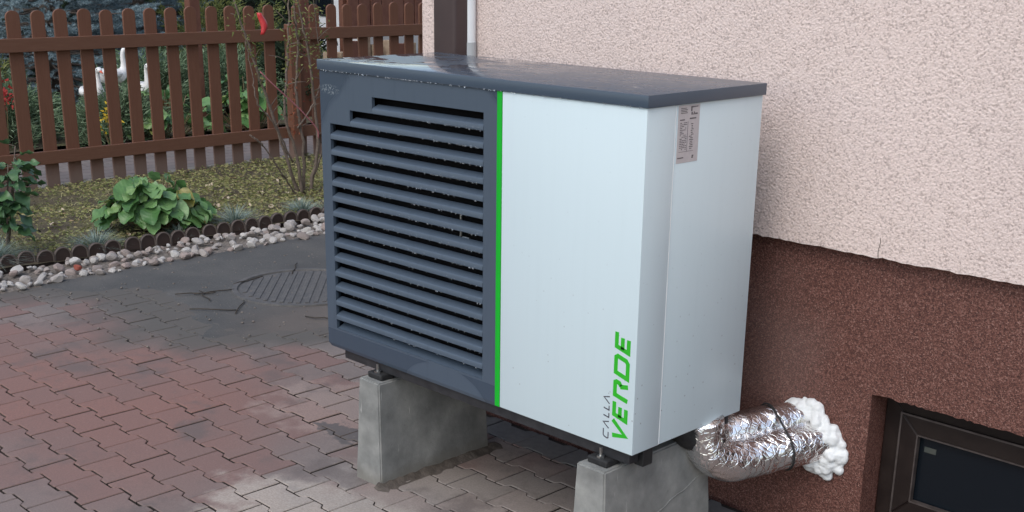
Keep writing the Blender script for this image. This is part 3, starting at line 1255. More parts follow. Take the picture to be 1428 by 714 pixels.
rr2 = random.Random(3)
rows_ = []
for k in range(4):
    rows_.append((.010, .010 + rr2.uniform(.022, .034), .1445 - k * .0042, .1463 - k * .0042))
lab_print('text_line', rows_)
lab_print('emblem', [(.054, .059, .136, .149), (.059, .066, .1455, .1485), (.066, .084, .1462, .1485), (.056, .061, .1265, .134), (.061, .066, .1265, .1285), (.066, .070, .1265, .134), (.072, .083, .1265, .1305)])
lab_print('heading', [(.008, .028, .1135, .1165)])
lab_print('heading', [(.050, .078, .1150, .1185)])
lab_print('rule', [(.0425, .0435, .030, .110), (.008, .072, .0295, .0303)])
tb = []
for k in range(16):
    z = .106 - k * .0047
    x = .010
    while x < .036:
        w_ = rr2.uniform(.003, .010)
        if rr2.random() < .82:
            tb.append((x, min(x + w_, .039), z, z + .0019))
        x += w_ + .002
    if rr2.random() < .75:
        tb.append((.048 + rr2.uniform(0, .012), .062 + rr2.uniform(0, .008), z, z + .0019))
lab_print('table_text', tb)
lab_print('footer', [(.004, .030, .0125, .0155)])
lab_print('footer_mark', [(.066, .073, .010, .0135)])
lab_print('footer_mark', [(.067, .074, .0145, .018)])

# drops of water hanging from the slats and the lid edge
bmd = bmesh.new()
for i in range(15):
    xa = s0 if i == 0 else s1 if i == 1 else ox0
    for _ in range(40 if i < 9 else 20):
        u = random.random()
        x = xa + .02 + (ox1 - xa - .03) * (u ** .55)
        z = slot_top[i + 1] + random.choice((0, 0, .001, .004, .008))
        r = bmesh.ops.create_icosphere(bmd, subdivisions=1, radius=random.uniform(.0010, .0021))
        for v in r['verts']:
            v.co = Vector((x + v.co.x, -.0012 + v.co.y * .7, z - .0012 + v.co.z * 1.25))
for _ in range(110):
    x = W * random.random() ** 1.2
    r = bmesh.ops.create_icosphere(bmd, subdivisions=1, radius=random.uniform(.001, .0022))
    for v in r['verts']:
        v.co = Vector((x + v.co.x, -OV - .0003 + v.co.y * .7, H - TC + random.choice((0, .001)) + v.co.z * 1.2))
mb = MB().addbm(bmd)
o = pp(mb.build('water_drops', 'water', None, True))
tag(o, kind='stuff')

# concrete feet -----------------------------------------------------------
def foot_block(xc, lab, line):
    root = empty('concrete_block', (xc, .21, G))
    tag(root, lab, 'concrete block', 'concrete blocks under the heat pump')
    bm = bmesh.new()
    tw, bw = .054, .071
    y0t, y0b, y1 = -.040, -.050, .468
    zt_, zb_ = -.056, G - .01
    V = [(-bw, y0b, zb_), (bw, y0b, zb_), (bw, y1, zb_), (-bw, y1, zb_), (-tw, y0t, zt_), (tw, y0t, zt_), (tw, y1 - .015, zt_), (-tw, y1 - .015, zt_)]
    vs_ = [bm.verts.new((xc + a, b, c)) for a, b, c in V]
    for f in ((3, 2, 1, 0), (4, 5, 6, 7), (0, 1, 5, 4), (1, 2, 6, 5), (2, 3, 7, 6), (3, 0, 4, 7)):
        bm.faces.new([vs_[i] for i in f])
    bmesh.ops.bevel(bm, geom=bm.edges[:], offset=.005, segments=3, affect='EDGES')
    bmesh.ops.subdivide_edges(bm, edges=[e for e in bm.edges if e.calc_length() > .05], cuts=9, use_grid_fill=True)
    bmesh.ops.triangulate(bm, faces=[f for f in bm.faces if len(f.verts) > 4])
    bm.normal_update()
    for v in bm.verts:
        k_ = .0018 * vn(v.co.x + xc * 5, v.co.y, v.co.z, 16) + .0012 * vn(v.co.x, v.co.y + xc, v.co.z, 50)
        v.co += v.normal * k_
    b = MB().addbm(bm).build('block', 'concrete')
    autosmooth(b, 80)
    b.parent = root
    b.matrix_parent_inverse = Matrix.Translation((-xc, -.21, -G))
    if line:
        # formwork joint: a thin raised ridge that climbs towards the wall
        pts = [(xc + .054 + .017 * (-.056 - z) / .374 + .0008, y, z) for y, z in [(.02 + .43 * i / 14, -.30 + .115 * i / 14 + .004 * sin(i * 1.7)) for i in range(15)]]
        r_ = MB().tube(pts, .0022, 5).build('formwork_ridge', 'concrete')
        r_.parent = root
        r_.matrix_parent_inverse = Matrix.Translation((-xc, -.21, -G))
    # mortar fillet at the foot on the side away from the grille
    V, F = [], []
    for i in range(31):
        y = -.075 + .60 * i / 30
        wd = .030 + .030 * abs(vn(i * .45, xc, 0)) + .018 * vn(i * 1.3, xc, 2)
        hh = .018 + .012 * vn(i * .6, xc, 5)
        if i in (0, 30):
            wd, hh = .012, .004
        V += [(xc + .060, y, G + hh), (xc + .071 + wd * .35, y, G + hh * .6), (xc + .071 + wd, y, G - .002)]
    for i in range(30):
        for k_ in range(2):
            F.append((i * 3 + k_, i * 3 + k_ + 1, i * 3 + k_ + 4, i * 3 + k_ + 3))
    f_ = mk('mortar_fillet', V, F, 'mortar', None, True)
    f_.parent = root
    f_.matrix_parent_inverse = Matrix.Translation((-xc, -.21, -G))
    # rubber feet with bolts
    for y in (.012, .44):
        r = MB().box((xc - .035, y - .028, -.056), (xc + .04, y + .03, -.0345), .005).build('rubber_foot', 'rubber')
        r.parent = root
        r.matrix_parent_inverse = Matrix.Translation((-xc, -.21, -G))
        b1 = MB().tube([(xc + .004, y - .013, -.0345), (xc + .004, y - .013, -.028)], .012, 6)
        b1.tube([(xc + .004, y - .013, -.036), (xc + .004, y - .013, -.004)], .005, 8)
        b_ = b1.build('bolt', 'zinc')
        b_.parent = r
    return root


foot_block(.275, 'concrete block with sloping sides under the louvred grille end', False)
foot_block(1.293, 'concrete block with a diagonal joint line under the white panel beside foil pipes', True)


# foil wrapped pipes ------------------------------------------------------
def crinkle_pipe(name, path, rad, label, seed):
    P = bez(path, 60)
    mb = MB()
    n = 48
    mb.tube(P, rad, n, True)
    nv = len(P) * n
    V = np.array(mb.V)
    C_ = np.repeat(np.array([list(q_) for q_ in P]), n, 0)
    dirs = V[:nv] - C_
    dirs /= np.linalg.norm(dirs, axis=1)[:, None]
    for i in range(nv):
        x, y, z = V[i] + seed
        k_ = .0035 * vn(x, y, z, 14) + .0025 * abs(vn(x, y, z, 38)) - .0015 * abs(vn(x + 4, y, z, 75))
        V[i] += dirs[i] * k_
    mb.V = [tuple(v) for v in V]
    o = mb.build(name, 'foil', None, True)
    tag(o, label, 'pipe')
    return o


path1 = [(1.372, .375, .004), (1.377, .385, -.05), (1.392, .405, -.105), (1.420, .455, -.139), (1.460, .545, -.136), (1.525, .68, -.119), (1.565, .765, -.110)]
p1 = crinkle_pipe('insulated_pipe', path1, [.042, .056, .066, .0665, .0655, .064, .064][0:0] or .0655, 'silver foil wrapped pipe with an elbow coming from under the heat pump', 0)
path2 = [(1.316, .44, .0), (1.325, .46, -.045), (1.345, .495, -.075), (1.385, .57, -.075), (1.44, .67, -.068), (1.49, .765, -.062)]
p2 = crinkle_pipe('insulated_pipe', path2, .060, 'second silver foil pipe lying between the elbow pipe and the wall', 3.3)
# crumpled collar of loose foil around the top of the elbow
mb = MB()
prev = None
n = 40
for r_i, (z, rr_) in enumerate([(-.075, .070), (-.045, .066), (-.02, .058), (.001, .046)]):
    for k_ in range(n):
        a = 2 * pi * k_ / n
        q_ = rr_ + .007 * sin(a * 9 + r_i) * (r_i > 0) + .004 * sin(a * 17 + 2 * r_i)
        mb.V.append((1.378 + q_ * cos(a), .392 + q_ * sin(a), z + .008 * sin(a * 5 + r_i)))
for r_i in range(3):
    for k_ in range(n):
        mb.F.append((r_i * n + k_, r_i * n + (k_ + 1) % n, (r_i + 1) * n + (k_ + 1) % n, (r_i + 1) * n + k_))
o = mb.build('foil_collar', 'foil', p1, True)
# black connection hose next to it
mb = MB().tube(bez([(1.348, .318, .012), (1.350, .322, -.028), (1.366, .360, -.058)], 12), .042, 24)
o = mb.build('hose_connector', 'rubber', None, True)
pp(o)
# black strap round both pipes
cA, cB = Vector((1.502, .632, -.124)), Vector((1.425, .642, -.070))
dirp = (Vector(path1[-1]) - Vector(path1[-3])).normalized()
sideA = (cB - cA)
sideA = (sideA - dirp * sideA.dot(dirp)).normalized()
upA = sideA.cross(dirp)
if upA.z < 0:
    upA = -upA
dist = (cB - cA).length
pts = []
for k_ in range(21):
    a = -pi / 2 - pi * k_ / 20
    pts.append(cA + (sideA * cos(a) * 1 + upA * sin(a)) * .069)
for k_ in range(21):
    a = pi / 2 - pi * k_ / 20
    pts.append(cA + sideA * dist + (sideA * cos(a) + upA * sin(a)) * .064)
pts.append(pts[0])
o = MB().tube(pts, .0035, 6).build('pipe_strap', 'rubber', None, True)
tag(o, 'thin black strap tied round the foil wrapped pipes', 'strap')

# expanding foam collar
bmf = bmesh.new()
rf = random.Random(11)
lumps = []
for k_ in range(230):
    a = rf.uniform(0, 2 * pi)
    e_ = rf.uniform(.72, 1.12)
    cx_, cz_ = 1.540, -.105
    x_ = cx_ + e_ * (.098 * cos(a) - .012 * sin(a))
    z_ = cz_ + e_ * (.098 * sin(a) - .030 * cos(a))
    lumps.append((x_, z_, rf.uniform(.010, .019), .747 - rf.uniform(0, .040) * max(0, 1.18 - e_) / .46))
for x, z, r_, y in lumps:
    r = bmesh.ops.create_icosphere(bmf, subdivisions=2, radius=r_)
    for v in r['verts']:
        v.co = Vector((x + v.co.x * 1.1, y + v.co.y * .9, z + v.co.z * 1.1))
mb = MB().addbm(bmf)
foam = mb.build('foam_collar', 'foam', None, True)
md = foam.modifiers.new('remesh', 'REMESH')
md.mode = 'VOXEL'
md.voxel_size = .0035
md.use_smooth_shade = True
tx = foam.modifiers.new('smooth', 'SMOOTH')
tx.iterations = 4
ct = bpy.data.textures.new('foam_lumps', 'CLOUDS')
ct.noise_scale = .028
ct.noise_depth = 3
dm = foam.modifiers.new('lumps', 'DISPLACE')
dm.texture = ct
dm.strength = .010
dm.texture_coords = 'LOCAL'
tag(foam, 'lumpy white expanding foam sealing the pipes into the brown wall', 'foam')

# ================================================================== YARD DETAILS
# manhole cover with ribs
mh = empty('manhole_cover', (-2.02, 1.32, G + .004))
tag(mh, 'round ribbed cast iron manhole cover half buried in the dark apron', 'manhole cover')
R_ = .36
mb = MB()
n = 48
mb.add([(R_ * cos(2 * pi * i / n), R_ * sin(2 * pi * i / n), z) for z in (-.02, .0035) for i in range(n)], [tuple(range(n, 2 * n))] + [(i, (i + 1) % n, n + (i + 1) % n, n + i) for i in range(n)])
mb.build('plate', 'iron', mh)
mb = MB()
V = [(r_ * cos(2 * pi * i / n), r_ * sin(2 * pi * i / n), z) for r_, z in ((R_ + .008, .002), (R_ + .012, .010), (R_ + .04, .010), (R_ + .046, -.01)) for i in range(n)]
F = [(k_ * n + i, k_ * n + (i + 1) % n, (k_ + 1) * n + (i + 1) % n, (k_ + 1) * n + i) for k_ in range(3) for i in range(n)]
mk('frame', V, [f[::-1] for f in F], 'iron', mh)
ra = math.atan2(.35, -.39)
dx, dy = cos(ra), sin(ra)
for k_ in range(-7, 8):
    off = k_ * .045
    half = math.sqrt(max(.0, (R_ - .02) ** 2 - off ** 2))
    if half < .05:
        continue
    c_ = Vector((-dy * off, dx * off, 0))
    d_ = Vector((dx, dy, 0))
    s_ = Vector((-dy, dx, 0))
    V = []
    for z, w_ in ((.003, .013), (.0085, .009)):
        for a, b in ((-1, -1), (1, -1), (1, 1), (-1, 1)):
            V.append(c_ + d_ * a * half + s_ * b * w_ + Vector((0, 0, z)))
    mk('rib', V, [(4, 5, 6, 7), (0, 1, 5, 4), (1, 2, 6, 5), (2, 3, 7, 6), (3, 0, 4, 7)], 'iron', mh)

# dry twigs and crumbs on the apron
for i in range(13):
    a = random.uniform(0, 2 * pi)
    x, y = (-1.95 + .5 * cos(a) * random.uniform(.75, 1.2), 1.2 + .46 * sin(a) * random.uniform(.75, 1.2))
    ln = random.uniform(.12, .3)
    th = random.uniform(0, pi)
    pts = []
    for k_ in range(6):
        u = (k_ / 5 - .5) * ln
        pts.append((x + u * cos(th) + .025 * vn(i, k_ * .6, 0), y + u * sin(th) + .025 * vn(i, k_ * .6, 9), G + .012 + .004 * random.random()))
    o = MB().tube(pts, .0032, 5).build('fallen_twig', 'dark_twig', None, True)
    tag(o, 'thin dry dark twig lying on the apron by the manhole cover', 'twig', 'dry twigs round the manhole cover')
bmc = bmesh.new()
for _ in range(420):
    x, y = random.uniform(-3.0, -1.1), random.uniform(.1, 2.8)
    if y < silt_edge(x) - .2:
        continue
    r = bmesh.ops.create_icosphere(bmc, subdivisions=1, radius=random.choice((.003, .004, .005, .008)))
    for v in r['verts']:
        v.co = Vector((x + v.co.x, y + v.co.y, G + .006 + v.co.z * .6))
o = MB().addbm(bmc).build('apron_crumbs', 'gravel')
tag(o, 'small pale crumbs of grit scattered on the dark apron', 'grit', kind='stuff')

# scalloped lawn edging in sections of five
def scallop_mesh():
    n = 14
    r = .052
    hgt = .055
    prof_ = [(-r, -.07), (r, -.07)] + [(r * cos(pi * i / n), hgt + r * sin(pi * i / n) - r * .2) for i in range(n + 1)]
    mb = MB().prism(prof_, 'x', -.009, .009, .0)
    me = bpy.data.meshes.new('scallop')
    me.from_pydata(mb.V, [], mb.F)
    me.materials.append(M['edging'])
    # raised rim along the arch
    mb = MB()
    pts = [(.009, r * .93 * cos(pi * i / n), hgt + r * .93 * sin(pi * i / n) - r * .2) for i in range(n + 1)]
    mb.tube([(.009, r * .93, -.02)] + pts + [(.009, -r * .93, -.02)], .006, 6)
    m2 = bpy.data.meshes.new('rim')
    m2.from_pydata(mb.V, [], mb.F)
    m2.materials.append(M['edging_rim'])
    return me, m2


SCM, RIM = scallop_mesh()
secs = [(-.62, 0), (-.10, 5), (.42, 5), (.963, 5), (1.505, 5), (2.03, 5), (2.56, 5)]
labels_e = ['brown scalloped lawn edging section beyond the rose bush', 'brown scalloped lawn edging section in front of the blue grass under the rose bush',
            'brown scalloped lawn edging section in front of the bare soil patch', 'brown scalloped lawn edging section in front of the left half of the big leafy plant',
            'brown scalloped lawn edging section just past the big leafy plant', 'brown scalloped lawn edging section before the bare shrub',
            'brown scalloped lawn edging section beyond the bare shrub']
labels_e[3] = 'brown scalloped lawn edging section in front of the big leafy plant'
for i, (y0, _) in enumerate(secs):
    root = empty('lawn_edging', (-3.40 + random.uniform(-.012, .012), y0, G + .01 + random.uniform(-.006, .006)), random.uniform(-.03, .03))
    root.rotation_euler.y = random.uniform(-.12, .02)
    tag(root, labels_e[i], 'lawn edging', 'scalloped lawn edging sections')
    for k_ in range(5):
        s_ = link(bpy.data.objects.new('scallop', SCM), root)
        s_.location = (random.uniform(-.002, .002), .05 + k_ * .1035, random.uniform(-.003, .003))
        r_ = link(bpy.data.objects.new('rim', RIM), s_)

# ================================================================== FENCE
def picket_mesh(w, ztop, zbot, th=.02):
    r = w / 2
    n = 10
    pr_ = [(-r, zbot), (r, zbot)] + [(r * cos(pi * i / n), ztop - r * .8 + r * .8 * sin(pi * i / n)) for i in range(n + 1)]
    mb = MB().prism(pr_, 'x', -th / 2, th / 2, .002)
    me = bpy.data.meshes.new('picket')
    me.from_pydata(mb.V, [], mb.F)
    me.materials.append(M['fence'])
    return me


PK = picket_mesh(.102, .923 - G, .03)
FX = -5.6


def fence(name_lab, ys, ra_, rb_, posts):
    root = empty('picket_fence', (FX, (ra_ + rb_) / 2, G))
    tag(root, name_lab, 'fence', 'brown picket fence sections')
    oy = (ra_ + rb_) / 2
    for y in ys:
        o = link(bpy.data.objects.new('picket', PK), root)
        o.location = (-.012, y - oy + random.uniform(-.003, .003), random.uniform(-.008, .006))
        o.rotation_euler.x = random.uniform(-.006, .006)
    for z0, z1 in ((.628, .727), (-.203, -.105)):
        o = MB().box((.0, ra_ - oy, z0 - G), (.035, rb_ - oy, z1 - G), .004).build('rail', 'rail', root)
    for y in posts:
        o = MB().box((-.005, y - oy - .05, -.2), (.085, y - oy + .05, .765 - G), .006).build('post', 'fence', root)


fence('brown picket fence section with round topped pickets behind the big leafy plant', [1.366 + .1825 * k_ for k_ in range(-10, 13)], -.6, 3.705, [])
fence('short brown picket fence section between the square post and the house', [3.852 + .1795 * k_ for k_ in range(0, 30)], 3.81, 9.2, [3.757])

# ================================================================== PLANTS
def leaf_mesh(name, L, Wd, mat, seed, tipped=False, nu=8, nv=5):
    """cupped leaf lying in local xy, stalk at the origin, growing along +x"""
    r = random.Random(seed)
    V, F = [], []
    bend = r.uniform(.1, .6) if tipped else r.uniform(-.1, .3)
    cup = r.uniform(.15, .5) if tipped else r.uniform(.05, .35)
    for i in range(nu + 1):
        u = i / nu
        if tipped:
            w = math.sin(pi * min(1, u * .98 + .02)) ** .8 * (1 - .35 * u)
        else:
            w = (math.sin(pi * (u * .93 + .04) ** .8)) ** .55
        for j in range(nv):
            v = (j / (nv - 1) - .5) * 2
            x = L * u
            y = Wd * .5 * w * v
            z = -bend * L * .35 * u * u + cup * Wd * .35 * v * v * (1 - .4 * u) + .006 * r.uniform(-1, 1) * abs(v) + .010 * sin(u * 9 + seed) * abs(v) * v
            V.append((x, y, z))
    for i in range(nu):
        for j in range(nv - 1):
            a = i * nv + j
            F.append((a, a + nv, a + nv + 1, a + 1))
    me = bpy.data.meshes.new(name)
    me.from_pydata(V, [], F)
    me.materials.append(M[mat])
    me.polygons.foreach_set('use_smooth', [True] * len(me.polygons))
    return me


def orient(dirv, roll=0., up=Vector((0, 0, 1))):
    x = Vector(dirv).normalized()
    y = up.cross(x)
    if y.length < 1e-3:
        y = Vector((0, 1, 0))
    y.normalize()
    z = x.cross(y)
    mm = Matrix((x, y, z)).transposed().to_4x4()
    return mm @ Matrix.Rotation(roll, 4, 'X')


BL = [leaf_mesh('leaf', .140 * s_, .118 * s_ * a_, 'bergenia', i) for i, (s_, a_) in enumerate([(1, 1), (.9, .95), (1.1, .9), (.8, 1), (1.15, 1.02), (.7, .9), (1.0, .85)])]


def bergenia(name, loc, rx, ry, hgt, nleaf, label, seed, scale=1.0, group=None):
    r = random.Random(seed)
    root = empty(name, loc)
    tag(root, label, 'plant', group)
    st = MB()
    for i in range(nleaf):
        a = r.uniform(0, 2 * pi)
        e = r.random() ** .55
        px, py = rx * e * cos(a), ry * e * sin(a)
        pz = hgt * (1 - .62 * e ** 2.2) * r.uniform(.36, 1.0) + .045
        out = Vector((cos(a) * (e + .1) + .30, sin(a) * (e + .1) - .22, .10 - .95 * e + r.uniform(-.55, .40)))
        base_ = Vector((px, py, pz))
        mm = Matrix.Translation(base_) @ orient(out, r.uniform(-.5, .5))
        o = link(bpy.data.objects.new('leaf', r.choice(BL)), root)
        s_ = scale * r.uniform(.75, 1.12)
        o.matrix_local = mm @ Matrix.Diagonal((s_, s_, s_, 1))
        st.tube([(px * .25, py * .25, 0), (px * .7, py * .7, pz * .6), (px, py, pz)], .005, 5)
    st.build('stems', 'petiole', root)
    return root


bz = bed_z(-3.72, 1.45)
bergenia('bergenia', (-3.78, 1.40, bz), .24, .34, .33, 165, 'big green leafy plant with rounded leaves behind the lawn edging', 5)
bergenia('bergenia', (-7.40, 3.50, G), .22, .55, .52, 60, 'broad leaved green plant beyond the fence below the white geese', 8, 1.35)
bergenia('bergenia', (-7.45, 4.5, G), .25, .45, .62, 50, 'dark broad leaved plant beyond the fence behind the bare shrub', 9, 1.4)

# rose bush at the left edge
RL = [leaf_mesh('leaf', .115 * s_, .075 * s_, 'rose_leaf', 20 + i, True) for i, s_ in enumerate((1, .85, 1.15, .7))]
root = empty('rose_bush', (-3.72, .36, bed_z(-3.72, .36)))
tag(root, 'dark green rose bush with drooping leaves rising beside the fence', 'bush')
r = random.Random(4)
st = MB()
for i in range(7):
    a = r.uniform(0, 2 * pi)
    top = Vector((.12 * cos(a), .13 * sin(a), r.uniform(.5, .70)))
    P = bez([(0.02 * cos(a), .02 * sin(a), -.02), top * .5 + Vector((.03, .0, .02)), top], 10)
    st.tube(P, [.008 - .005 * k_ / (len(P) - 1) for k_ in range(len(P))], 6)
    for k_ in range(15):
        q_ = P[r.randrange(3, len(P))]
        b = r.uniform(0, 2 * pi)
        d_ = Vector((cos(b), sin(b), r.uniform(-.8, .35)))
        o = link(bpy.data.objects.new('leaf', r.choice(RL)), root)
        s_ = r.uniform(.75, 1.2)
        o.matrix_local = Matrix.Translation(q_ + d_ * .035) @ orient(d_, r.uniform(-.6, .6)) @ Matrix.Diagonal((s_, s_, s_, 1))
        st.tube([q_, q_ + d_ * .035], .002, 4)
st.build('stems', 'twig', root, True)


# blade makers ------------------------------------------------------------
def blades(base, dirs, L, w, curve=.4, seg=2, seed=0):
    """many curved grass blades as one array mesh: base (n,3), dirs (n,3)"""
    n = len(base)
    base = np.asarray(base, float)
    dirs = np.asarray(dirs, float)
    dirs = dirs / np.linalg.norm(dirs, axis=1)[:, None]
    L = np.broadcast_to(L, (n,))[:, None]
    w = np.broadcast_to(w, (n,))[:, None]
    rs = np.random.default_rng(seed)
    a = rs.uniform(0, 2 * np.pi, n)
    side = np.cross(dirs, np.stack([np.cos(a), np.sin(a), rs.uniform(-.3, .3, n)], 1))
    side /= np.linalg.norm(side, axis=1)[:, None] + 1e-9
    hd = dirs * np.array([1, 1, 0])
    V = []
    for k_ in range(seg + 1):
        u = k_ / seg
        c_ = base + dirs * L * u + np.array([0, 0, -1]) * curve * L * u * u * .6 + hd * L * u * u * curve * .4
        ww = w * (1 - u * .9) * (.7 if k_ == 0 else 1)
        V.append(c_ - side * ww / 2)
        V.append(c_ + side * ww / 2)
    V = np.stack(V, 1).reshape(-1, 3)
    k2 = 2 * (seg + 1)
    f = []
    for k_ in range(seg):
        f.append(np.array([2 * k_, 2 * k_ + 1, 2 * k_ + 3, 2 * k_ + 2]))
    F = (np.arange(n)[:, None, None] * k2 + np.array(f)[None]).reshape(-1, 4)
    return V, F


def fescue(x, y, r0, hgt, label, seed, nb=420):
    rs = np.random.default_rng(seed)
    a = rs.uniform(0, 2 * np.pi, nb)
    e = np.sqrt(rs.uniform(0, 1, nb))
    base = np.stack([.25 * r0 * e * np.cos(a), .25 * r0 * e * np.sin(a), np.zeros(nb)], 1)
    d = np.stack([np.cos(a) * e, np.sin(a) * e, 1.05 - .55 * e + rs.uniform(-.15, .15, nb)], 1)
    V, F = blades(base, d, hgt * rs.uniform(.7, 1.1, nb), .0042, .5, 3, seed)
    o = mk_np('blue_grass_tuft', V, F, 'fescue')
    o.location = (x, y, bed_z(x, y) - .005)
    tag(o, label, 'grass tuft', 'blue grass tufts along the edging')


fescue(-3.58, .24, .17, .24, 'blue grass tuft below the rose bush', 1, 520)
fescue(-3.56, .86, .14, .19, 'blue grass tuft left of the big leafy plant', 2)
fescue(-3.50, 1.40, .10, .14, 'small blue grass tuft under the big rounded leaves', 3, 260)
fescue(-3.58, 1.86, .13, .20, 'loose blue grass tuft at the far side of the big leafy plant', 4)
fescue(-3.60, 2.42, .13, .18, 'blue grass tuft by the foot of the bare shrub', 5)

# turf and creeping ground cover in the bed
rs = np.random.default_rng(21)
N1 = 42000
x = rs.uniform(-5.62, -3.44, N1)
y = rs.uniform(-.8, 5.6, N1)
dens = np.array([.42 + 1.3 * vn(a, b, 0, 1.6) + .5 * vn(a, b, 2, 5) for a, b in zip(x, y)])
keep = rs.uniform(0, 1, N1) < np.clip(dens + .15, .08, 1) * np.clip((-3.42 - x) / .45, .25, 1)
x, y = x[keep], y[keep]
z = np.array([bed_z(a, b) for a, b in zip(x, y)])
n = len(x)
a = rs.uniform(0, 2 * np.pi, n)
d = np.stack([np.cos(a) * .8, np.sin(a) * .8, rs.uniform(.35, 1.2, n)], 1)
V, F = blades(np.stack([x, y, z - .004], 1), d, rs.uniform(.02, .06, n), rs.uniform(.003, .006, n), .5, 2, 5)
o = mk_np('turf', V, F, 'grass')
tag(o, 'thin patchy turf of the garden strip', 'turf', kind='stuff')
N2 = 38000
x = rs.uniform(-5.62, -3.44, N2)
y = rs.uniform(-.8, 5.6, N2)
dens = np.array([.45 + .9 * vn(a, b, 7, 1.3) for a, b in zip(x, y)])
keep = rs.uniform(0, 1, N2) < np.clip(dens + .1, .06, 1)
x, y = x[keep], y[keep]
n = len(x)
z = np.array([bed_z(a, b) for a, b in zip(x, y)]) + rs.uniform(.002, .03, n)
a = rs.uniform(0, 2 * np.pi, n)
d = np.stack([np.cos(a), np.sin(a), rs.uniform(-.2, .7, n)], 1)
V, F = blades(np.stack([x, y, z], 1), d, rs.uniform(.014, .030, n), rs.uniform(.010, .020, n), .4, 2, 6)
o = mk_np('ground_cover', V, F, 'moss')
tag(o, 'low mossy creeping leaves covering the garden strip', 'ground cover', kind='stuff')

# fallen leaves
FL = [leaf_mesh('fallen_leaf', .055 * s_, .045 * s_, 'litter', 40 + i, True, 5, 3) for i, s_ in enumerate((1, .8, 1.2))]
for i, (x_, y_) in enumerate([(-4.35, 2.55), (-4.2, 2.72), (-4.45, 1.95), (-4.30, 2.28), (-3.95, 2.20), (-3.85, 2.35), (-4.6, 2.9), (-3.9, 2.62), (-4.9, 2.5), (-4.15, 2.05), (-4.7, 1.2), (-4.3, .9), (-5.0, 3.1), (-3.65, 1.15)]):
    o = link(bpy.data.objects.new('fallen_leaf', FL[i % 3]))
    o.location = (x_, y_, bed_z(x_, y_) + .022)
    o.rotation_euler = (random.uniform(-.4, .4), random.uniform(-.4, .4), random.uniform(0, 6))
    tag(o, 'dry fallen leaf lying on the mossy garden strip', 'leaf', 'dry fallen leaves')
o = link(bpy.data.objects.new('brick_chip', SM[3]))
o.data = SM[3].copy()
o.data.materials[0] = M['redflower']
o.location = (-3.10, .52, G + .05)
o.scale = (.03, .025, .02)
tag(o, 'red brick chip lying among the pale edging stones', 'brick chip')
o.data.materials[0] = simple('red_brick_chip', (.30, .07, .045), (.22, .06, .04), .85, 40)

# bare climbing shrub with tag -------------------------------------------
root = empty('bare_shrub', (-4.2, 2.81, bed_z(-4.2, 2.81)))
tag(root, 'nearly leafless thin stemmed shrub in front of the fence post', 'shrub')
zb = bed_z(-4.2, 2.81)
stems = [
    [(0, 0, 0), (.02, -.10, .28), (.0, -.20, .62), (.0, -.33, 1.0), (.0, -.43, 1.30), (-.02, -.50, 1.6)],
    [(.02, .02, 0), (.03, -.02, .3), (.02, -.10, .6), (.0, -.05, .95), (.0, -.02, 1.25), (.0, .0, 1.6)],
    [(.0, .05, 0), (.02, .05, .35), (.03, .0, .75), (.03, .03, 1.1), (.02, .02, 1.35), (.0, .06, 1.6)],
    [(.03, .08, 0), (.05, .16, .35), (.05, .14, .72), (.06, .10, 1.05), (.04, .06, 1.3), (.02, .02, 1.6)],
    [(-.02, .12, 0), (.0, .26, .4), (.0, .30, .85), (.0, .24, 1.1), (.0, .2, 1.5)],
    [(.02, -.03, 0), (.08, -.20, .2), (.1, -.36, .42), (.08, -.45, .5)],
    [(.02, -.05, .25), (.05, -.22, .55), (.06, -.36, .72), (.05, -.38, .9), (.04, -.42, 1.15)],
    [(.03, .0, .5), (.05, .14, .68), (.05, .24, .9), (.05, .28, 1.0)],
]
for i, s_ in enumerate(stems):
    P = bez(s_, 40)
    P = [q_ + Vector((vn(k_ * .5, i, 0), vn(k_ * .5, i, 5), 0)) * .012 for k_, q_ in enumerate(P)]
    R2 = [(.013 if i < 4 else .007) * (1 - .6 * k_ / (len(P) - 1)) * (1 + .35 * abs(vn(k_ * 1.1, i, 3))) for k_ in range(len(P))]
    MB().tube(P, R2, 7).build('stem', 'twig', root, True)
    # side twigs
    tw = MB()
    rq = random.Random(i)
    for _ in range(7 if i < 5 else 3):
        q_ = P[rq.randrange(8, len(P))]
        b = rq.uniform(0, 2 * pi)
        d_ = Vector((cos(b) * .6, sin(b), rq.uniform(.1, 1.0))).normalized() * rq.uniform(.05, .17)
        tw.tube([q_, q_ + d_ * .5 + Vector((0, 0, .008)), q_ + d_], [.004, .003, .0015], 5)
    tag(tw.build('side_twigs', 'twig', root, True), kind='stuff')
rs = np.random.default_rng(31)
pts = []
for _ in range(620):
    k_ = rs.integers(0, 5)
    P = stems[k_]
    u = rs.uniform(.45, 1)
    j = min(int(u * (len(P) - 1)), len(P) - 2)
    f_ = u * (len(P) - 1) - j
    q_ = np.array(P[j]) * (1 - f_) + np.array(P[j + 1]) * f_
    pts.append(q_ + rs.normal(0, .045 if u > .75 else .018, 3))
pts = np.array(pts)
d = rs.normal(0, 1, (len(pts), 3))
V, F = blades(pts, d, rs.uniform(.015, .035, len(pts)), rs.uniform(.010, .02, len(pts)), .3, 2, 8)
o = mk_np('withered_leaves', V, F, 'yellowgreen', root)
tag(o, kind='stuff')
pts = np.array([(.03 + rs.normal(0, .012), -.02 + rs.normal(0, .03), rs.uniform(.45, .85)) for _ in range(70)])
V, F = blades(pts, rs.normal(0, 1, (70, 3)), .022, .014, .3, 2, 8)
o = mk_np('red_berries', V, F, 'berry', root)
tag(o, kind='stuff')
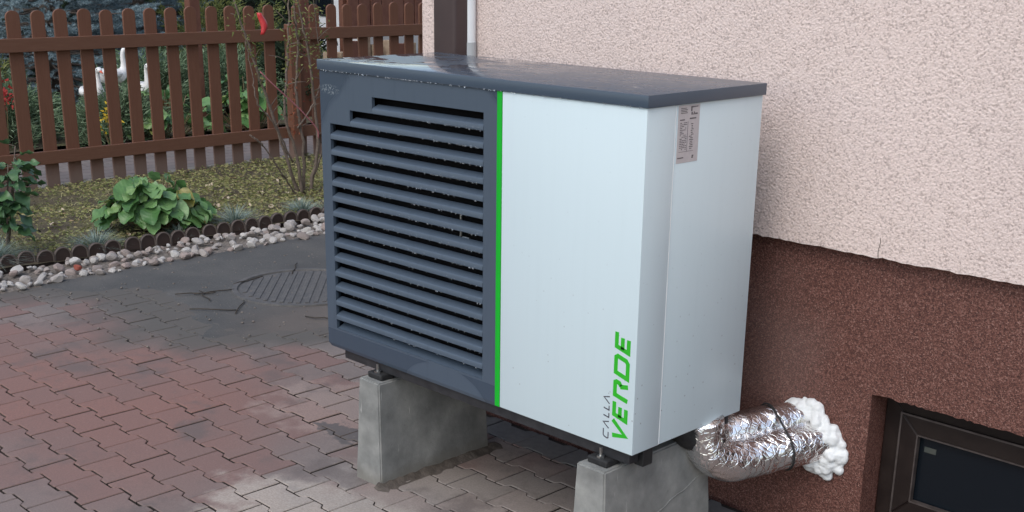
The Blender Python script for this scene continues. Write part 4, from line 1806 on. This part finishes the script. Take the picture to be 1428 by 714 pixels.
# pink string and red tag
sp = Vector((-4.2, 2.81, zb))
P = bez([sp + Vector(q_) for q_ in ((.04, -.31, .93), (.06, -.20, .82), (.07, -.02, .66), (.08, .13, .50), (.08, .15, .42))], 24)
o = MB().tube(P, .005, 6).build('tie_string', 'string', None, True)
tag(o, 'pink tie string slung between the stems of the bare shrub', 'string')
mb = MB()
V, F = [], []
for i in range(9):
    u = i / 8
    for j in range(4):
        v = j / 3 - .5
        w_ = .062 * (1 - .55 * abs(u - .55) ** 1.5 * 2.2)
        V.append((.02 * math.cos(v * 3) + .008 * sin(u * 5), w_ * v + .016 * sin(u * 4), .15 * (u - .5)))
for i in range(8):
    for j in range(3):
        a_ = i * 4 + j
        F.append((a_, a_ + 1, a_ + 5, a_ + 4))
o = mk('plant_tag', V, F, 'red', None, True)
o.location = (-4.18, 2.545, .862)
so = o.modifiers.new('thickness', 'SOLIDIFY')
so.thickness = .002
tag(o, 'red plastic tag hanging on the bare shrub', 'tag')


# junipers and conifers beyond the fence ----------------------------------
def juniper(x, y, rx, ry, h, label, seed, n=11000, mat='juniper', name='juniper', size=.075, group='junipers beyond the fence'):
    rs = np.random.default_rng(seed)
    root = empty(name, (x, y, G))
    tag(root, label, 'shrub', group)
    # arching branch tips: clumps over a lumpy dome
    nc = 90
    ca = rs.uniform(0, 2 * np.pi, nc)
    ce = np.sqrt(rs.uniform(0, 1, nc))
    C_ = np.stack([rx * ce * np.cos(ca), ry * ce * np.sin(ca), h * np.sqrt(1 - ce ** 2 * .9) * rs.uniform(.55, 1.02, nc)], 1)
    out = np.stack([np.cos(ca) * ce, np.sin(ca) * ce, .45 + rs.uniform(-.2, .5, nc)], 1)
    out /= np.linalg.norm(out, axis=1)[:, None]
    k_ = rs.integers(0, nc, n)
    u = rs.uniform(-.55, .35, n)
    cl = .20 * min(1, h + .3)
    B = C_[k_] + out[k_] * (u * cl * 2)[:, None] + rs.normal(0, .034, (n, 3)) * (1.2 - u)[:, None]
    B[:, 2] = np.maximum(B[:, 2], .02)
    d = out[k_] + rs.normal(0, .45, (n, 3))
    V, F = blades(B, d, size * rs.uniform(.5, 1.2, n), size * .20, .15, 2, seed)
    mk_np('foliage', V, F, mat, root)
    st = MB()
    for i in range(10):
        st.tube([(0, 0, 0), C_[i] * .5 + np.array((0, 0, .05)), C_[i]], [.02, .012, .005], 6)
    st.build('branches', 'bark', root, True)


juniper(-8.0, 1.35, .55, .62, .62, 'low green juniper beyond the fence next to red flowers', 51)
juniper(-8.1, 2.25, .55, .60, .60, 'green juniper beyond the fence left of the white geese', 52)
juniper(-7.38, 3.05, .22, .50, .50, 'small juniper growing in front of the white geese', 53, 4500)
juniper(-8.5, 4.0, .55, .6, .72, 'green juniper behind the broad leaved plant', 54)
juniper(-8.6, 5.0, .55, .6, .75, 'tall green juniper behind the bare shrub', 55)
juniper(-7.9, .4, .5, .6, .6, 'green juniper farthest along the fence from the house', 56, 5000)
juniper(-8.3, 5.75, .40, .42, .95, 'dark loose evergreen shrub in front of the white vehicle', 57, 4500, 'darkleaf', 'evergreen_shrub', .11)
juniper(-10.2, 5.9, .8, 1.0, 1.35, 'yellow green bush beside the blue spruce', 58, 7000, 'yellowgreen', 'garden_bush', .09, 'bushes beyond the fence')
juniper(-9.6, 2.25, .55, .7, 1.15, 'yellow green bush at the far end of the blue spruce', 59, 6000, 'yellowgreen', 'garden_bush', .09, 'bushes beyond the fence')


def flowers(name, x, y, z, n, mat, label, spread):
    rs = np.random.default_rng(int(abs(x * 100)))
    root = empty(name, (x, y, G))
    tag(root, label, 'flowers')
    B = rs.normal(0, 1, (n, 3)) * np.array(spread) + np.array((0, 0, z - G))
    V, F = blades(B, rs.normal(0, 1, (n, 3)), .035, .028, .3, 2, 4)
    tag(mk_np('petals', V, F, mat, root), kind='stuff')
    st = MB()
    for i in range(8):
        st.tube([(0, 0, 0), B[i]], .004, 5)
    st.build('stems', 'petiole', root)


flowers('red_flowers', -7.6, 2.05, .10, 120, 'redflower', 'cluster of red flowers among the junipers beyond the fence', (.04, .06, .07))
flowers('yellow_flowers', -7.15, 2.82, -.10, 70, 'yellowflower', 'small yellow leaves under the white geese beyond the fence', (.03, .035, .07))


def spruce(x, y, hgt, rmax, label, seed):
    rs = np.random.default_rng(seed)
    rnd = random.Random(seed)
    root = empty('blue_spruce', (x, y, G))
    tag(root, label, 'tree')
    MB().tube([(0, 0, 0), (.02, 0, hgt * .5), (0, 0, hgt)], [.11, .07, .015], 10).build('trunk', 'bark', root, True)
    # needle twig template
    nn_ = 54
    u = np.linspace(.02, 1, nn_)
    a = np.arange(nn_) * 2.4
    TB = np.stack([u, np.zeros(nn_), np.zeros(nn_)], 1)
    TD = np.stack([np.full(nn_, .75), np.cos(a), np.sin(a)], 1)
    tips, dirs = [], []
    br = MB()
    lev = 0
    z = .12
    while z < hgt - .1:
        rad = rmax * (1 - z / hgt) ** .75
        nb = 11 if z < 1.6 else 7
        for k_ in range(nb):
            az = 2 * pi * (k_ + .5 * (lev % 2)) / nb + rnd.uniform(-.2, .2)
            L_ = rad * rnd.uniform(.8, 1.08)
            d0 = Vector((cos(az), sin(az), 0))
            sd = Vector((-sin(az), cos(az), 0))
            P = [Vector((0, 0, z)) + d0 * L_ * s_ + Vector((0, 0, -.22 * L_ * s_ + .22 * L_ * s_ * s_ + .02 * rnd.uniform(-1, 1))) for s_ in np.linspace(0, 1, 7)]
            br.tube(P, [.018 * (1 - .8 * i / 6) for i in range(7)], 5)
            # twigs: both sides, hanging slightly
            nt_ = int(10 + 22 * L_)
            for i in range(nt_):
                s_ = .3 + .7 * (i + rnd.random()) / nt_
                j = min(int(s_ * 6), 5)
                q_ = P[j].lerp(P[j + 1], s_ * 6 - j)
                sg = rnd.choice((-1, 1))
                reach = L_ * .36 * (1.08 - s_) * rnd.random()
                tips.append(q_ + sd * sg * reach + d0 * reach * .6 + Vector((0, 0, rnd.uniform(-.05, .03))))
                dirs.append((d0 * 1.0 + sd * sg * rnd.uniform(.1, .8) + Vector((0, 0, rnd.uniform(-.15, .35)))).normalized())
            tips.append(P[-1])
            dirs.append((d0 + Vector((0, 0, .25))).normalized())
        z += .15
        lev += 1
    br.build('branches', 'bark', root, True)
    T_ = np.array([list(q_) for q_ in tips])
    Dn = np.array([list(q_) for q_ in dirs])
    # keep needles where they can be told apart; all twigs alike
    up = np.array([0, 0, 1.])
    S_ = np.cross(up, Dn)
    S_ /= np.linalg.norm(S_, axis=1)[:, None]
    U_ = np.cross(Dn, S_)
    Ls = rs.uniform(.10, .17, len(T_))
    Bv = (T_[:, None, :] + (Dn[:, None, :] * TB[None, :, 0:1]) * Ls[:, None, None])
    Dv = Dn[:, None, :] * TD[None, :, 0:1] + S_[:, None, :] * TD[None, :, 1:2] + U_[:, None, :] * TD[None, :, 2:3]
    Bv = Bv.reshape(-1, 3)
    Dv = Dv.reshape(-1, 3)
    V, F = blades(Bv, Dv, .028, .0065, .0, 1, seed)
    mk_np('crown', V, F, 'spruce', root)


spruce(-10.3, 3.75, 3.2, 1.55, 'blue spruce with silvery drooping branches rising above the picket fence', 61)
spruce(-10.9, 5.2, 2.6, 1.15, 'smaller blue spruce standing next to the larger one', 62)

# dark hedge far behind
rs = np.random.default_rng(70)
root = empty('hedge', (-14, 5, G))
tag(root, 'dark evergreen hedge closing the garden behind the spruces', 'hedge')
n = 26000
B = np.stack([rs.uniform(-.1, .75, n), rs.uniform(-6, 9, n), rs.uniform(.0, 2.4, n)], 1)
V, F = blades(B, rs.normal(0, 1, (n, 3)) + np.array((.6, 0, .3)), rs.uniform(.08, .16, n), .04, .2, 2, 9)
o = mk_np('foliage', V, F, 'darkleaf', root)
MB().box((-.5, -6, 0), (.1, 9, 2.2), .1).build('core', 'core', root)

root = empty('hedge', (-4, 14.6, G))
tag(root, 'dark evergreen hedge across the far end of the yard beside the house', 'hedge')
n = 16000
B = np.stack([rs.uniform(-7, 4.2, n), rs.uniform(-.75, .1, n), rs.uniform(.0, 2.4, n)], 1)
V, F = blades(B, rs.normal(0, 1, (n, 3)) + np.array((0, -.6, .3)), rs.uniform(.08, .16, n), .04, .2, 2, 19)
mk_np('foliage', V, F, 'darkleaf', root)
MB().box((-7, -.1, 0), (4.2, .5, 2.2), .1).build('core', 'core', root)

# geese ------------------------------------------------------------------
def goose(name, x, y, z, rz, s, label, neck_up=1.0):
    root = empty(name, (x, y, z), rz)
    tag(root, label, 'goose figurine', 'white goose figurines')
    P = [(-.27, 0, .20), (-.22, 0, .17), (-.15, 0, .14), (-.05, 0, .12), (.05, 0, .125), (.11, 0, .16), (.135, 0, .21), (.135, 0, .27), (.13, 0, .33), (.135, 0, .385), (.155, 0, .42), (.185, 0, .425), (.21, 0, .415), (.225, 0, .408)]
    Rr = [.008, .04, .075, .098, .092, .066, .044, .032, .027, .026, .031, .032, .024, .010]
    Pb = bez(P, 52)
    k_ = len(Pb)
    Rb = np.interp(np.linspace(0, len(Rr) - 1, k_), range(len(Rr)), Rr)
    o = MB().tube([q_ * s for q_ in Pb], [q_ * s for q_ in Rb], 18).build('body', 'goose', root, True)
    bk = MB().tube([(.218 * s, 0, .410 * s), (.245 * s, 0, .400 * s), (.275 * s, 0, .390 * s)], [.016 * s, .012 * s, .003 * s], 10)
    bk.build('beak', 'beak', root, True)
    for sg in (-1, 1):
        MB().tube([(.185 * s, sg * .028 * s, .432 * s), (.185 * s, sg * .034 * s, .432 * s)], .006 * s, 8).build('eye', 'eye', root, True)
        w = MB().tube(bez([(.07 * s, sg * .085 * s, .15 * s), (-.05 * s, sg * .105 * s, .155 * s), (-.20 * s, sg * .05 * s, .19 * s)], 12), [max(.006, .05 * s * sin(pi * (i + 1) / 15)) for i in range(13)], 10)
        w.build('wing', 'goose', root, True)


GE = [(-7.60, 3.13, .545, 90, .80, 'larger white goose figurine with raised neck standing highest among the plants', 'rockery stone under the highest white goose'),
      (-7.50, 2.865, .40, 0, .78, 'small white goose figurine beside the yellow leaves', 'rockery stone under the small goose by the yellow leaves'),
      (-7.50, 3.36, .41, 0, .78, 'small white goose figurine with red beak above the broad leaves', 'rockery stone under the goose with the red beak')]
for i, (x_, y_, h_, rz_, s_, l1, l2) in enumerate(GE):
    goose('goose_figurine', x_, y_, G + h_, radians(rz_), s_, l1)
    mb = MB()
    mb.prism([(.07 * cos(a) * (1 + .1 * sin(3 * a + i)), .065 * sin(a)) for a in np.linspace(0, 2 * pi, 15)[:-1]], 'z', -.02, h_ + .02, .012)
    o = mb.build('rockery_stone', 'bark')
    o.location = (x_, y_, G)
    tag(o, l2, 'stone', 'stones under the geese')

# far things behind the second fence section ------------------------------
# white parked vehicle
vr = empty('white_vehicle', (-9.0, 7.15, G))
tag(vr, 'white parked vehicle with dark rounded window glimpsed behind the pickets', 'vehicle')


def vp(mb, name, mat, sm=False):
    return mb.build(name, mat, vr, sm)


autosmooth(vp(MB().prism(rounded(0, 2.4, .30, 2.2, .12, 6), 'x', -.9, 0, .02), 'body', 'vehicle'))
vp(MB().prism(rounded(-.87, -.50, 1.02, 1.95, .10, 5), 'y', -.014, .001), 'window_seal', 'rubber')
vp(MB().prism(rounded(-.84, -.53, 1.05, 1.92, .08, 5), 'y', -.018, -.0145), 'pane', 'glass')
vp(MB().box((-.88, -.05, .42), (-.02, -.002, .52), .01), 'bumper', 'rubber')
for y_ in (.5, 1.9):
    vp(MB().tube([(-.25, y_, .32), (-.03, y_, .32)], .32, 24), 'wheel', 'rubber')
# tall brown board fence behind, with pale timber leaning below it
br = empty('board_fence', (-8.0, 7.3, G))
tag(br, 'tall red-brown board fence behind the short picket section', 'fence')
for k_ in range(12):
    y_ = -1.08 + k_ * .165
    MB().box((-.012, y_, .86 + random.uniform(-.01, .01)), (.012, y_ + .150, 2.1 + random.uniform(-.02, .02)), .003).build('board', 'board', br)
for z_ in (1.05, 1.95):
    MB().box((-.06, -1.1, z_), (-.014, .95, z_ + .08)).build('rail', 'board', br)
for y_ in (-1.1, .92):
    MB().box((-.14, y_, -.05), (-.062, y_ + .09, 2.05), .005).build('post', 'board', br)
for k_ in range(9):
    y_ = 5.15 + k_ * .16 + random.uniform(-.02, .02)
    h_ = random.uniform(.78, .95)
    mb = MB().box((-.05, -.055 + random.uniform(0, .01), 0), (.05, .055, h_), .006)
    o = mb.build('timber_post', ['timber', 'timber', 'board', 'timber'][k_ % 4])
    o.location = (-7.25 + random.uniform(-.03, .03), y_ + .25, G)
    o.rotation_euler = (random.uniform(-.03, .03), random.uniform(-.04, .04), random.uniform(-.2, .2))
    tag(o, ('pale timber post' if k_ % 4 != 2 else 'brown stained timber post') + ' standing upright below the tall board fence', 'timber', 'timber posts behind the picket fence')
# two taller posts behind
for (x_, y_, h_, lab_) in ((-8.0, 4.25, 1.9, 'tall brown wooden post in front of the blue spruce'), (-8.0, 5.60, 1.9, 'tall brown wooden post beside the white vehicle')):
    o = MB().box((-.05, -.06, -.05), (.05, .06, h_), .006).build('wooden_post', 'board')
    o.location = (x_, y_, G)
    tag(o, lab_, 'post', 'tall wooden posts in the garden')
